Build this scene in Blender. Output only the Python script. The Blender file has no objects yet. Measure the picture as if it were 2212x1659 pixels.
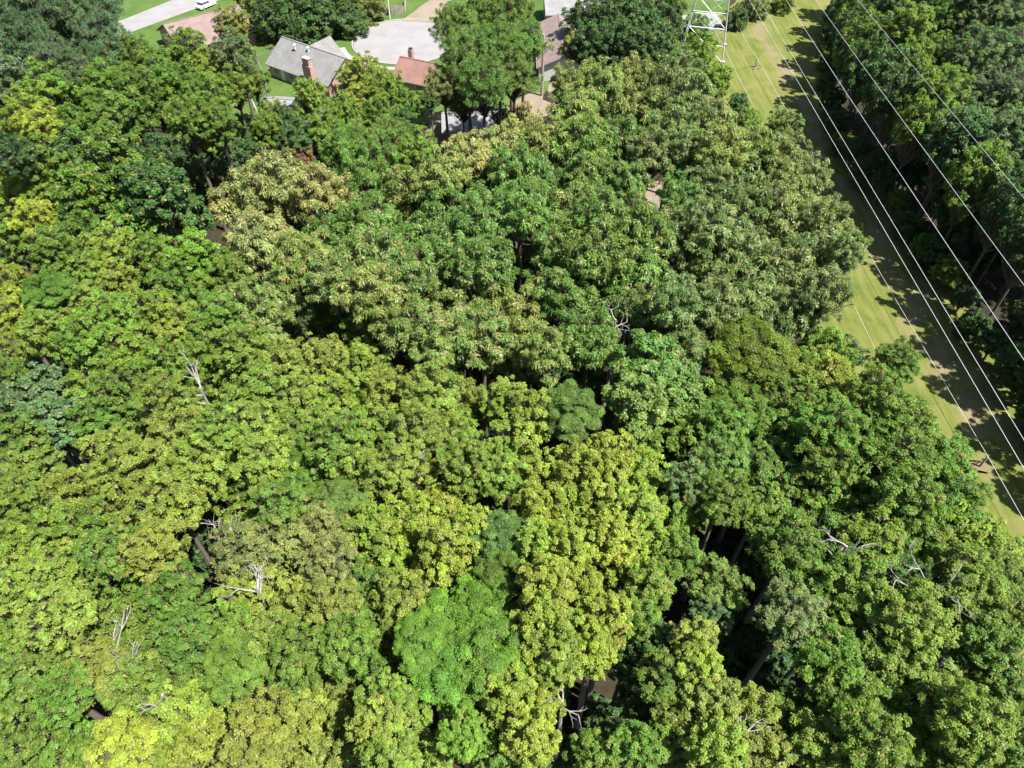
import bpy, math, random
import numpy as np
from mathutils import Vector, Matrix

# ------------------------------------------------------------------ camera, sky, sun, exposure
S = bpy.context.scene
COL = S.collection
CAM_H = 62.0
PITCH = math.radians(48.0)
cam_d = bpy.data.cameras.new('camera'); cam = bpy.data.objects.new('camera', cam_d); COL.objects.link(cam)
cam.location = (0, 0, CAM_H)
cam.rotation_euler = (math.pi/2 - PITCH, 0, 0)
cam_d.sensor_width = 36; cam_d.lens = 24.98
cam_d.clip_start = 0.5; cam_d.clip_end = 3000
S.camera = cam
SUN_AZ = math.radians(119)      # to the right of the view direction
SUN_EL = math.radians(62)
w = bpy.data.worlds.new('World'); S.world = w; w.use_nodes = True
nt = w.node_tree; nt.nodes.clear()
sky = nt.nodes.new('ShaderNodeTexSky'); sky.sky_type = 'NISHITA'; sky.sun_disc = False
sky.sun_elevation = SUN_EL; sky.sun_rotation = SUN_AZ
bg = nt.nodes.new('ShaderNodeBackground'); bg.inputs['Strength'].default_value = 0.065
wo = nt.nodes.new('ShaderNodeOutputWorld')
nt.links.new(sky.outputs[0], bg.inputs[0]); nt.links.new(bg.outputs[0], wo.inputs[0])
sl = bpy.data.lights.new('sun', 'SUN'); sl.energy = 5.0; sl.angle = math.radians(0.5); sl.color = (1.0, 0.955, 0.88)
sun = bpy.data.objects.new('sun', sl); COL.objects.link(sun)
sd = Vector((math.sin(SUN_AZ)*math.cos(SUN_EL), math.cos(SUN_AZ)*math.cos(SUN_EL), math.sin(SUN_EL)))
sun.rotation_euler = sd.to_track_quat('Z', 'Y').to_euler(); sun.location = (0, 0, 150)
S.view_settings.view_transform = 'Standard'; S.view_settings.look = 'None'
S.view_settings.exposure = 1.6; S.view_settings.gamma = 1.0
S.cycles.max_bounces = 6; S.cycles.transmission_bounces = 4; S.cycles.transparent_max_bounces = 4

# pixel (on a 2212 x 1659 copy of the photograph) + height -> point in the place
FD = 1535.2
def P(u, v, z=0.0):
    a, b = u-1106, 829.5-v
    d = (a, FD*math.cos(PITCH)+b*math.sin(PITCH), -FD*math.sin(PITCH)+b*math.cos(PITCH))
    t = (CAM_H-z)/-d[2]
    return Vector((t*d[0], t*d[1], z))
def depth_of(p):
    return p.y*math.cos(PITCH)+(CAM_H-p.z)*math.sin(PITCH)
def Q(u, v, z=0.0):               # the same from full-size photograph pixels
    return P(u/1.38879, v/1.38879, z)

# ------------------------------------------------------------------ materials
def mat(name):
    m = bpy.data.materials.new(name); m.use_nodes = True
    n = m.node_tree; b = n.nodes['Principled BSDF']
    return m, n, b
def N(n, t, **kw):
    x = n.nodes.new(t)
    for k, v in kw.items(): setattr(x, k, v)
    return x
def noise(n, scale, detail=4, rough=.55, coord=None, distortion=0):
    t = N(n, 'ShaderNodeTexNoise'); t.inputs['Scale'].default_value = scale
    t.inputs['Detail'].default_value = detail; t.inputs['Roughness'].default_value = rough
    t.inputs['Distortion'].default_value = distortion
    if coord is not None: n.links.new(coord, t.inputs['Vector'])
    return t
def ramp(n, fac, stops):
    r = N(n, 'ShaderNodeValToRGB'); e = r.color_ramp.elements
    while len(e) > 1: e.remove(e[-1])
    e[0].position = stops[0][0]; e[0].color = (*stops[0][1], 1)
    for p, c in stops[1:]:
        q = e.new(p); q.color = (*c, 1)
    n.links.new(fac, r.inputs[0]); return r
def mixc(n, fac, a, b, blend='MIX'):
    m = N(n, 'ShaderNodeMix', data_type='RGBA', blend_type=blend)
    for sock, v in ((m.inputs[0], fac), (m.inputs[6], a), (m.inputs[7], b)):
        if isinstance(v, (int, float)): sock.default_value = v
        elif isinstance(v, tuple): sock.default_value = (*v, 1)
        else: n.links.new(v, sock)
    return m.outputs[2]
def math_(n, op, a, b=None):
    m = N(n, 'ShaderNodeMath', operation=op)
    for i, v in enumerate((a, b)):
        if v is None: continue
        if isinstance(v, (int, float)): m.inputs[i].default_value = v
        else: n.links.new(v, m.inputs[i])
    return m.outputs[0]
def bump(n, b, h, strength, dist):
    k = N(n, 'ShaderNodeBump'); k.inputs['Strength'].default_value = strength; k.inputs['Distance'].default_value = dist
    n.links.new(h, k.inputs['Height']); n.links.new(k.outputs[0], b.inputs['Normal'])

def leaf_material(name, tip, rough=.5, trans=.42, spec=.33):
    m, n, b = mat(name)
    oi = N(n, 'ShaderNodeObjectInfo')
    at = N(n, 'ShaderNodeAttribute', attribute_name='tint')
    tc = N(n, 'ShaderNodeTexCoord')
    nz = noise(n, .55, 2, .5, tc.outputs['Object'])
    # leaf to leaf and bough to bough variation of the leaf's own colour
    v1 = N(n, 'ShaderNodeMapRange'); v1.inputs['To Min'].default_value = .62; v1.inputs['To Max'].default_value = 1.36
    n.links.new(at.outputs['Fac'], v1.inputs['Value'])
    v2 = N(n, 'ShaderNodeMapRange'); v2.inputs['From Min'].default_value = .3; v2.inputs['From Max'].default_value = .7
    v2.inputs['To Min'].default_value = .72; v2.inputs['To Max'].default_value = 1.25
    n.links.new(nz.outputs['Fac'], v2.inputs['Value'])
    val = math_(n, 'MULTIPLY', v1.outputs[0], v2.outputs[0])
    hs = N(n, 'ShaderNodeHueSaturation'); n.links.new(oi.outputs['Color'], hs.inputs['Color']); n.links.new(val, hs.inputs['Value'])
    hh = N(n, 'ShaderNodeMapRange'); hh.inputs['To Min'].default_value = .485; hh.inputs['To Max'].default_value = .522
    n.links.new(nz.outputs['Color'], hh.inputs['Value']); n.links.new(hh.outputs[0], hs.inputs['Hue'])
    at2 = N(n, 'ShaderNodeAttribute', attribute_name='tip')
    lim = math_(n, 'SUBTRACT', 1.0, oi.outputs['Alpha'])
    nz2 = noise(n, .9, 1, .5, tc.outputs['Object'])
    tt = math_(n, 'ADD', at2.outputs['Fac'], math_(n, 'MULTIPLY', math_(n, 'SUBTRACT', nz2.outputs['Fac'], .5), 1.1))
    sel = math_(n, 'GREATER_THAN', tt, lim)
    col = mixc(n, math_(n, 'MULTIPLY', sel, .8), hs.outputs[0], tip)
    n.links.new(col, b.inputs['Base Color'])
    b.inputs['Roughness'].default_value = rough
    b.inputs['Specular IOR Level'].default_value = spec
    tr = N(n, 'ShaderNodeBsdfTranslucent')
    tcol = mixc(n, 1.0, col, (1.5, 1.42, .55), 'MULTIPLY')
    n.links.new(tcol, tr.inputs['Color'])
    mx = N(n, 'ShaderNodeMixShader'); mx.inputs[0].default_value = trans
    n.links.new(b.outputs[0], mx.inputs[1]); n.links.new(tr.outputs[0], mx.inputs[2])
    n.links.new(mx.outputs[0], n.nodes['Material Output'].inputs['Surface'])
    return m
LEAF = leaf_material('broad_leaf', (.24, .22, .05))
LEAF_H = leaf_material('hickory_leaf', (.3, .27, .1), rough=.42)
LEAF_F = leaf_material('feathery_leaf', (.17, .2, .04), rough=.5)
NEEDLE = leaf_material('pine_needle', (.2, .17, .05), rough=.5, trans=.25)

def bark_material(name, c0, c1):
    m, n, b = mat(name)
    tc = N(n, 'ShaderNodeTexCoord'); mp = N(n, 'ShaderNodeMapping'); mp.inputs['Scale'].default_value = (6, 6, 1.2)
    n.links.new(tc.outputs['Object'], mp.inputs[0])
    nz = noise(n, 2.2, 5, .6, mp.outputs[0])
    r = ramp(n, nz.outputs['Fac'], [(.3, c0), (.7, c1)]); n.links.new(r.outputs[0], b.inputs['Base Color'])
    b.inputs['Roughness'].default_value = .9; bump(n, b, nz.outputs['Fac'], .6, .04)
    return m
BARK = bark_material('bark', (.05, .04, .03), (.15, .125, .1))
BARK_P = bark_material('pine_bark', (.045, .03, .022), (.13, .085, .06))
DEAD = bark_material('dead_wood', (.15, .135, .12), (.3, .28, .26))

def simple(name, c, rough=.7, metal=0, var=.25, scale=3.0, bumpd=0.0):
    m, n, b = mat(name)
    tc = N(n, 'ShaderNodeTexCoord'); nz = noise(n, scale, 5, .6, tc.outputs['Object'])
    lo = tuple(x*(1-var) for x in c); hi = tuple(min(1, x*(1+var)) for x in c)
    r = ramp(n, nz.outputs['Fac'], [(.3, lo), (.7, hi)]); n.links.new(r.outputs[0], b.inputs['Base Color'])
    b.inputs['Roughness'].default_value = rough; b.inputs['Metallic'].default_value = metal
    if bumpd: bump(n, b, nz.outputs['Fac'], .6, bumpd)
    return m
def shingle(name, c):
    m, n, b = mat(name)
    tc = N(n, 'ShaderNodeTexCoord')
    br = N(n, 'ShaderNodeTexBrick'); br.inputs['Scale'].default_value = 1.0
    br.inputs['Brick Width'].default_value = .34; br.inputs['Row Height'].default_value = .15
    br.inputs['Mortar Size'].default_value = .006
    br.inputs['Color1'].default_value = (*[x*.88 for x in c], 1); br.inputs['Color2'].default_value = (*[min(1, x*1.1) for x in c], 1)
    br.inputs['Mortar'].default_value = (*[x*.5 for x in c], 1)
    n.links.new(tc.outputs['UV'], br.inputs['Vector'])
    nz = noise(n, .7, 5, .6, tc.outputs['Object'])
    sc = ramp(n, nz.outputs['Fac'], [(.3, (.8, .8, .8)), (.7, (1.1, 1.1, 1.1))])
    n.links.new(mixc(n, 1.0, br.outputs[0], sc.outputs[0], 'MULTIPLY'), b.inputs['Base Color'])
    b.inputs['Roughness'].default_value = .9; bump(n, b, br.outputs['Fac'], .3, .01)
    return m
def brick(name, c, mortar=(.42, .37, .33)):
    m, n, b = mat(name)
    tc = N(n, 'ShaderNodeTexCoord')
    br = N(n, 'ShaderNodeTexBrick'); br.inputs['Scale'].default_value = 1.0
    br.inputs['Brick Width'].default_value = .22; br.inputs['Row Height'].default_value = .075
    br.inputs['Mortar Size'].default_value = .009
    br.inputs['Color1'].default_value = (*[x*.75 for x in c], 1); br.inputs['Color2'].default_value = (*[x*1.25 for x in c], 1)
    br.inputs['Mortar'].default_value = (*mortar, 1)
    n.links.new(tc.outputs['UV'], br.inputs['Vector'])
    n.links.new(br.outputs[0], b.inputs['Base Color']); b.inputs['Roughness'].default_value = .88
    bump(n, b, br.outputs['Fac'], .4, .008)
    return m
SH_GRAY = shingle('shingle_grey', (0.153, 0.151, 0.150))
SH_LIGHT = shingle('shingle_pale', (0.184, 0.184, 0.191))
SH_RED = shingle('shingle_red', (0.182, 0.099, 0.080))
SH_MAUVE = shingle('shingle_mauve', (0.171, 0.121, 0.115))
BRICK = brick('brick_red', (.3, .13, .1))
BRICK_D = brick('brick_brown', (.22, .11, .08))
SIDING = simple('siding_white', (0.476, 0.469, 0.448), .6, var=.06)
TRIM = simple('trim_white', (0.525, 0.518, 0.490), .5, var=.05)
SOFFIT = simple('fascia_grey', (.35, .33, .31), .6, var=.1)
FENCE = simple('weathered_wood', (.3, .26, .22), .9, var=.35, scale=1.5)
CONCR = simple('concrete', (0.231, 0.222, 0.211), .9, var=.12, scale=.6)
POLEW = simple('pole_wood', (.25, .2, .16), .9, var=.3)
STEEL = simple('galvanised_steel', (.55, .56, .57), .45, .55, .1)
WIRE = simple('aluminium_wire', (.62, .62, .62), .4, .3, .05)
GLASS, _n, _b = mat('window_glass'); _b.inputs['Base Color'].default_value = (.03, .04, .05, 1); _b.inputs['Roughness'].default_value = .06
DARK = simple('black_metal', (.02, .02, .022), .5)
RUBBER = simple('rubber', (.02, .02, .02), .8)
REDP = simple('red_paint', (.5, .015, .02), .25, var=.05); WHITEP = simple('white_paint', (.75, .75, .76), .25, var=.04)

def ground_mat(name, stops, s1=.25, s2=2.5, s3=14, bd=.05):
    m, n, b = mat(name)
    tc = N(n, 'ShaderNodeTexCoord'); c = tc.outputs['Object']
    a = noise(n, s1, 4, .6, c, .4); d = noise(n, s2, 5, .65, c); e = noise(n, s3, 3, .7, c)
    f = math_(n, 'ADD', math_(n, 'MULTIPLY', a.outputs['Fac'], .5), math_(n, 'MULTIPLY', d.outputs['Fac'], .3))
    f = math_(n, 'ADD', f, math_(n, 'MULTIPLY', e.outputs['Fac'], .2))
    r = ramp(n, f, stops); n.links.new(r.outputs[0], b.inputs['Base Color'])
    b.inputs['Roughness'].default_value = .95; b.inputs['Specular IOR Level'].default_value = .15
    h = math_(n, 'ADD', d.outputs['Fac'], e.outputs['Fac']); bump(n, b, h, .7, bd)
    return m
LITTER = ground_mat('leaf_litter', [(.35, (.012, .012, .007)), (.5, (.026, .021, .013)), (.62, (.042, .034, .022))])
LAWN = ground_mat('lawn_grass', [(.36, (0.035, 0.069, 0.013)), (.5, (0.056, 0.097, 0.021)), (.64, (0.078, 0.110, 0.028))])
SAND = ground_mat('bare_sand', [(.35, (0.138, 0.108, 0.078)), (.5, (0.175, 0.143, 0.110)), (.65, (0.203, 0.171, 0.138))])
DIRT = ground_mat('dry_soil', [(.35, (0.102, 0.078, 0.046)), (.5, (0.138, 0.110, 0.069)), (.65, (0.120, 0.115, 0.046))])
def strip_mat():
    m, n, b = mat('mown_grass')
    tc = N(n, 'ShaderNodeTexCoord'); c = tc.outputs['Object']
    mp = N(n, 'ShaderNodeMapping'); mp.inputs['Scale'].default_value = (1, .13, 1); mp.inputs['Rotation'].default_value = (0, 0, .07)
    n.links.new(c, mp.inputs[0])
    st = noise(n, 1.3, 4, .6, mp.outputs[0]); a = noise(n, .16, 5, .6, c, .5); e = noise(n, 5, 4, .75, c); g = noise(n, .07, 3, .5, c)
    f = math_(n, 'ADD', math_(n, 'MULTIPLY', st.outputs['Fac'], .38), math_(n, 'MULTIPLY', a.outputs['Fac'], .37))
    f = math_(n, 'ADD', f, math_(n, 'MULTIPLY', e.outputs['Fac'], .25))
    r = ramp(n, f, [(.36, (0.046, 0.074, 0.013)), (.47, (0.088, 0.104, 0.023)), (.55, (0.115, 0.122, 0.035)), (.66, (0.143, 0.129, 0.060))])
    # worn vehicle track along the far side: pale soil shows through
    sx = N(n, 'ShaderNodeSeparateXYZ'); n.links.new(c, sx.inputs[0])
    bend = math_(n, 'MULTIPLY', math_(n, 'SUBTRACT', g.outputs['Fac'], .5), 9.0)
    dx = math_(n, 'ABSOLUTE', math_(n, 'SUBTRACT', math_(n, 'ADD', sx.outputs[0], bend), 52.6))
    trk = N(n, 'ShaderNodeMapRange'); trk.inputs['From Min'].default_value = .3; trk.inputs['From Max'].default_value = 2.6
    trk.inputs['To Min'].default_value = 1; trk.inputs['To Max'].default_value = 0; n.links.new(dx, trk.inputs['Value'])
    br = N(n, 'ShaderNodeMapRange'); br.inputs['From Min'].default_value = .42; br.inputs['From Max'].default_value = .56
    n.links.new(a.outputs['Fac'], br.inputs['Value'])
    fac = math_(n, 'MULTIPLY', math_(n, 'MULTIPLY', trk.outputs[0], br.outputs[0]), .7)
    col = mixc(n, fac, r.outputs[0], (0.166, 0.131, 0.088))
    n.links.new(col, b.inputs['Base Color']); b.inputs['Roughness'].default_value = .95; b.inputs['Specular IOR Level'].default_value = .1
    bump(n, b, math_(n, 'ADD', e.outputs['Fac'], st.outputs['Fac']), .8, .06)
    return m
STRIP = strip_mat()
def pave_mat():
    m, n, b = mat('pale_pavement')
    tc = N(n, 'ShaderNodeTexCoord'); c = tc.outputs['Object']
    a = noise(n, .3, 5, .6, c); e = noise(n, 9, 3, .7, c)
    f = math_(n, 'ADD', math_(n, 'MULTIPLY', a.outputs['Fac'], .6), math_(n, 'MULTIPLY', e.outputs['Fac'], .4))
    r = ramp(n, f, [(.35, (0.152, 0.147, 0.150)), (.6, (0.194, 0.186, 0.190))]); n.links.new(r.outputs[0], b.inputs['Base Color'])
    b.inputs['Roughness'].default_value = .9; bump(n, b, e.outputs['Fac'], .3, .01)
    return m
PAVE = pave_mat()

# ------------------------------------------------------------------ mesh helpers
def link(o, parent=None):
    COL.objects.link(o)
    if parent is not None: o.parent = parent
    return o
def tag(o, label=None, cat=None, group=None, kind=None):
    if label: o['label'] = label
    if cat: o['category'] = cat
    if group: o['group'] = group
    if kind: o['kind'] = kind
    return o
def empty(name, loc=(0, 0, 0), rz=0):
    o = bpy.data.objects.new(name, None); o.empty_display_size = .3
    o.location = loc; o.rotation_euler = (0, 0, rz); return link(o)
class MB:
    def __init__(s): s.v = []; s.f = []
    def poly(s, pts):
        i = len(s.v); s.v += [tuple(p) for p in pts]; s.f.append(list(range(i, i+len(pts)))); return s
    def box(s, c, d, rz=0):
        i = len(s.v); cz, sz = math.cos(rz), math.sin(rz)
        for z in (-1, 1):
            for x, y in ((-1, -1), (1, -1), (1, 1), (-1, 1)):
                px, py = x*d[0]/2, y*d[1]/2
                s.v.append((c[0]+px*cz-py*sz, c[1]+px*sz+py*cz, c[2]+z*d[2]/2))
        for q in ((3, 2, 1, 0), (4, 5, 6, 7), (0, 1, 5, 4), (1, 2, 6, 5), (2, 3, 7, 6), (3, 0, 4, 7)): s.f.append([i+k for k in q])
        return s
    def slab(s, pts, t):           # polygon thickened downwards along its normal
        a, b, c = Vector(pts[0]), Vector(pts[1]), Vector(pts[2]); n = (b-a).cross(c-a).normalized()
        if n.z < 0: pts = pts[::-1]; n = -n
        m = len(pts); i = len(s.v)
        s.v += [tuple(p) for p in pts] + [tuple(Vector(p)-n*t) for p in pts]
        s.f.append([i+k for k in range(m)]); s.f.append([i+m+k for k in range(m)][::-1])
        for k in range(m): s.f.append([i+k, i+m+k, i+m+(k+1) % m, i+(k+1) % m])
        return s
    def tube(s, pts, radii, n=6, caps=True):
        pts = [Vector(p) for p in pts]; i0 = len(s.v)
        for k, p in enumerate(pts):
            d = (pts[min(k+1, len(pts)-1)]-pts[max(k-1, 0)]).normalized()
            a = d.cross(Vector((0, 0, 1)) if abs(d.z) < .9 else Vector((1, 0, 0))).normalized(); b = d.cross(a)
            for j in range(n):
                t = 2*math.pi*j/n; s.v.append(tuple(p+(a*math.cos(t)+b*math.sin(t))*radii[k]))
        for k in range(len(pts)-1):
            for j in range(n):
                s.f.append([i0+k*n+j, i0+k*n+(j+1) % n, i0+(k+1)*n+(j+1) % n, i0+(k+1)*n+j])
        if caps:
            s.f.append([i0+j for j in range(n)][::-1]); s.f.append([i0+(len(pts)-1)*n+j for j in range(n)])
        return s
    def mesh(s, name, m=None):
        me = bpy.data.meshes.new(name); me.from_pydata(s.v, [], s.f); me.update()
        if m: me.materials.append(m)
        uv = me.uv_layers.new(name='UVMap')           # planar, metres, per face
        for p in me.polygons:
            n = p.normal
            if abs(n.z) > .95: ax, ay = Vector((1, 0, 0)), Vector((0, 1, 0))
            else:
                ax = Vector((-n.y, n.x, 0)).normalized(); ay = n.cross(ax)
            for li in p.loop_indices:
                co = me.vertices[me.loops[li].vertex_index].co; uv.data[li].uv = (co.dot(ax), co.dot(ay))
        return me
    def build(s, name, m, parent=None, loc=None, rz=0):
        o = bpy.data.objects.new(name, s.mesh(name, m)); link(o, parent)
        if loc is not None: o.location = loc
        o.rotation_euler = (0, 0, rz); return o

# ------------------------------------------------------------------ ground sheets
def sheet(name, pts, z, m, jitter=0, n=1, seed=1):
    rnd = random.Random(seed); out = []
    for k in range(len(pts)):
        a, b = Vector((*pts[k][:2], 0)), Vector((*pts[(k+1) % len(pts)][:2], 0))
        for j in range(n):
            p = a.lerp(b, j/n)
            if jitter and j: p += Vector((rnd.uniform(-1, 1), rnd.uniform(-1, 1), 0))*jitter
            out.append((p.x, p.y, z))
    a = sum(out[k][0]*out[(k+1) % len(out)][1]-out[(k+1) % len(out)][0]*out[k][1] for k in range(len(out)))
    if a < 0: out = out[::-1]
    o = MB().poly(out).build(name, m); tag(o, kind='structure'); return o
sheet('ground', [(-1500, -600), (1500, -600), (1500, 2500), (-1500, 2500)], 0, LITTER)
sheet('grass_strip', [(36, -20), (60, -20), (60, 60), (58, 95), (58, 120), (64, 150), (74, 178), (90, 210), (66, 210), (52, 176), (40, 150), (36, 100)], .02, STRIP, .5, 8)
sheet('neighbourhood_lawn', [(-140, 118), (-60, 122), (-52, 114), (-30, 113), (-13, 118), (2, 122), (14, 126), (30, 140), (44, 152), (50, 176), (64, 212), (60, 330), (-170, 330)], .015, LAWN, .6, 8, 3)
sheet('garden_lawn', [(-57, 110), (-44, 113.5), (-37, 110.5), (-34, 113), (-32, 124), (-44, 130), (-54, 133)], .02, LAWN, .5, 6, 5)
sheet('bare_soil', [(-1.5, 122.5), (3.5, 128.5), (6, 128.8), (9, 126), (9.5, 121), (4, 119.5)], .035, SAND, .4, 6, 6)
sheet('yard_soil', [(-14, 104), (-1, 105), (1.5, 113), (0.5, 121), (-6, 123), (-15, 121)], .025, DIRT, .6, 6, 7)
sheet('forest_clearing', [(20, 91), (23, 90), (25, 94), (24, 99), (21, 98)], .02, SAND, .5, 5, 8)
sheet('sandy_clearing', [(35, 20), (37.5, 19.5), (38.5, 23), (37, 26), (35, 24)], .03, DIRT, .4, 5, 9)
rd = [(-84.6, 163.5), (-77.4, 175), (-60, 202), (-50, 200), (-68.0, 173), (-71, 169), (-81.4, 155.5), (-96, 138), (-106, 138)]
sheet('road', [(-106, 138), (-84.6, 163), (-77.4, 174.5), (-60, 202), (-50, 200), (-67.6, 173), (-81.4, 155.3), (-97, 138)], .03, PAVE)
cc = Vector((-22.2, 151.8)); cul = []
for k in range(40):
    t = 2*math.pi*k/40; cul.append((cc.x+10.6*math.cos(t), cc.y+10.9*math.sin(t)))
sheet('cul_de_sac', cul, .03, PAVE)
sheet('cul_de_sac_street', [(-13, 146.5), (20, 152.5), (46, 160), (45, 167), (19, 160.5), (-14, 156.5)], .026, PAVE)
kb = MB(); rs = [(11.0, .03), (11.0, .14), (10.75, .14), (10.72, .03)]
for k in range(56):
    t0, t1 = 2*math.pi*k/60, 2*math.pi*(k+1)/60
    if -.45 < math.atan2(math.sin(t0), math.cos(t0)) < .45: continue
    for (r0, z0), (r1, z1) in zip(rs[:-1], rs[1:]):
        kb.poly([(cc.x+r0*math.cos(t0), cc.y+r0*1.03*math.sin(t0), z0), (cc.x+r0*math.cos(t1), cc.y+r0*1.03*math.sin(t1), z0),
                 (cc.x+r1*math.cos(t1), cc.y+r1*1.03*math.sin(t1), z1), (cc.x+r1*math.cos(t0), cc.y+r1*1.03*math.sin(t0), z1)])
tag(kb.build('kerb', CONCR), kind='structure')
sw = []
for k in range(13):
    t = math.radians(195+k*6.5); sw.append((cc.x+13.6*math.cos(t), cc.y+13.6*math.sin(t)))
for k in range(12, -1, -1):
    t = math.radians(195+k*6.5); sw.append((cc.x+12.4*math.cos(t), cc.y+12.4*math.sin(t)))
sheet('sidewalk', sw, .04, CONCR)
sheet('driveway', [(-24.2, 161.8), (-18.4, 175), (-12, 190), (-6, 190), (-14, 174), (-17.2, 160.8)], .034, SAND, .12, 5, 4)
sheet('side_driveway', [(-83.5, 157.5), (-80.8, 154.8), (-87, 148), (-90, 150.5)], .036, CONCR)

# ------------------------------------------------------------------ houses
def window(mb_parent, c, wdt, hgt, rz, name='window'):
    f = MB().box(c, (wdt, .10, hgt), rz).build(name, TRIM, mb_parent)
    out = Vector((math.sin(rz), -math.cos(rz), 0))
    ps = MB()
    for sx in (-1, 1):
        off = Vector((math.cos(rz), math.sin(rz), 0))*sx*wdt*.235
        p = Vector(c)+off+out*.045
        MB().box(p, (wdt*.41, .03, hgt-.16), rz).build('pane', GLASS, f)
    return f
def gable_house(name, label, loc, rz, L, Wd, hw, rise, roof_m, wall_m, wins=True, ov=.45, group=None, wing=None, door_x=None, cat='house'):
    r = empty(name, loc, rz); tag(r, label, cat, group)
    wl = MB()
    x, y = L/2, Wd/2
    wl.poly([(-x, -y, 0), (x, -y, 0), (x, -y, hw), (-x, -y, hw)]); wl.poly([(x, y, 0), (-x, y, 0), (-x, y, hw), (x, y, hw)])
    wl.poly([(x, -y, 0), (x, y, 0), (x, y, hw), (x, 0, hw+rise), (x, -y, hw)])
    wl.poly([(-x, y, 0), (-x, -y, 0), (-x, -y, hw), (-x, 0, hw+rise), (-x, y, hw)])
    wl.build('wall', wall_m, r)
    sl = rise/y; X, Y = x+ov, y+ov; zE = hw-ov*sl+.12; zR = hw+rise+.12
    ro = MB(); ro.slab([(-X, -Y, zE), (X, -Y, zE), (X, 0, zR), (-X, 0, zR)], .14); ro.slab([(X, Y, zE), (-X, Y, zE), (-X, 0, zR), (X, 0, zR)], .14)
    rf = ro.build('roof', roof_m, r)
    MB().box((0, 0, zR+.015), (2*X-.1, .3, .05)).build('ridge_cap', roof_m, rf)
    for sy in (-1, 1): MB().box((0, sy*(Y+.02), zE-.12), (2*X, .04, .2)).build('fascia', SOFFIT, rf)
    if wins:
        k = max(2, int(L//3.4))
        for j in range(k):
            px = -x+(j+.5)*L/k
            if door_x is not None and abs(px-door_x) < 1.2: continue
            window(r, (px, -y-.03, hw*.55), 1.3, 1.25, 0)
        for s in (-1, 1):
            window(r, (s*(x+.03), 0, hw*.55), 1.2, 1.2, s*math.pi/2)
    if door_x is not None:
        d = MB().box((door_x, -y-.035, 1.05), (1.0, .08, 2.1)).build('door', TRIM, r)
        MB().box((door_x+.38, -y-.09, 1.05), (.05, .05, .12)).build('handle', DARK, d)
    if wing:                      # rear cross wing: (x centre, half width, length behind the ridge)
        cx, hwid, ln, zr = wing; s2 = (zr-hw)/hwid; Xw = hwid+ov; ze = hw-ov*s2+.13; zr2 = zr+.13
        wb = MB(); wb.poly([(cx+hwid, ln, 0), (cx-hwid, ln, 0), (cx-hwid, ln, hw), (cx, ln, zr), (cx+hwid, ln, hw)])
        wb.poly([(cx+hwid, y, 0), (cx+hwid, ln, 0), (cx+hwid, ln, hw), (cx+hwid, y, hw)]); wb.poly([(cx-hwid, ln, 0), (cx-hwid, y, 0), (cx-hwid, y, hw), (cx-hwid, ln, hw)])
        wb.build('wall', wall_m, r)
        yk = 0.0 + (zR-zr2)/sl     # where the wing ridge meets the main slope
        ye = (zR-ze)/sl
        wr = MB(); wr.slab([(cx, yk, zr2), (cx+Xw, ye, ze), (cx+Xw, ln+ov, ze), (cx, ln+ov, zr2)], .14)
        wr.slab([(cx, yk, zr2), (cx, ln+ov, zr2), (cx-Xw, ln+ov, ze), (cx-Xw, ye, ze)], .14)
        wr.build('roof', roof_m, r)
    return r
gh = gable_house('brick_house', 'grey shingled brick house with a tall chimney beside the cul-de-sac', (-37.2, 135.3, 0), math.radians(-34.5), 15.6, 9.6, 2.55, 2.95, SH_GRAY, BRICK,
                 wing=(-1.0, 3.2, 5.2, 5.45), door_x=-4.2)
ch = MB(); ch.box((4.0, -5.35, 2.6), (2.0, .95, 5.2)); ch.box((4.0, -5.3, 5.6), (1.55, .85, 1.6)); chim = ch.build('chimney', BRICK, gh)
MB().box((4.0, -5.3, 6.46), (1.75, 1.0, .14)).build('chimney_cap', CONCR, chim)
for px, py in ((-.3, -.9), (-3.2, -1.5)):
    MB().tube([(px, py, 4.9), (px, py, 5.75)], [.16, .16], 10).tube([(px, py, 5.75), (px, py, 5.9)], [.3, .18], 10).build('roof_vent', TRIM, gh)
sh = gable_house('garden_shed', 'small pale-roofed outbuilding on the lawn before the grey brick house', (-38.2, 118.4, 0), math.radians(-8), 9.0, 7.4, 2.2, 1.5, SH_LIGHT, FENCE, wins=False, ov=.3, cat='shed')
MB().box((-2.2, -3.74, 1.0), (1.2, .07, 2.0)).build('door', TRIM, sh); window(sh, (1.4, -3.73, 1.3), 1.0, .8, 0)
gable_house('pink_roofed_house', 'house with a dusty pink shingle roof by the road at top left', (-62.5, 151.0, 0), math.radians(39), 15, 12, 2.6, 2.8, SH_MAUVE, BRICK_D, door_x=2.0)
rh = gable_house('low_house', 'low house with a salmon red roof on the near side of the cul-de-sac', (-17.2, 131.6, 0), math.radians(-24), 7.0, 7.0, 2.5, 2.2, SH_RED, BRICK)
c_ = MB().box((-2.2, 1.2, 4.6), (.8, .8, 2.6)).build('chimney', BRICK_D, rh); MB().box((-2.2, 1.2, 6.0), (.6, .6, .3)).build('chimney_cap', DARK, c_)
mh = gable_house('mauve_roofed_house', 'long narrow house with a mauve shingle roof behind the wooden fence', (9.6, 143.3, 0), math.radians(90), 19.5, 9.0, 2.7, 1.9, SH_MAUVE, SIDING, door_x=None)
gable_house('pale_roofed_house', 'pale grey roofed house at the top edge beyond the mauve roof', (13.2, 163.2, 0), math.radians(4), 12, 8, 2.8, 2.4, SH_LIGHT, BRICK_D, door_x=1.0)
gable_house('white_roofed_house', 'white roofed brick outbuilding half hidden behind the tall pine trunks', (-6.6, 113.6, 0), math.radians(3), 9.6, 6.2, 2.5, 1.3, SH_LIGHT, BRICK, door_x=-1.2)
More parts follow.
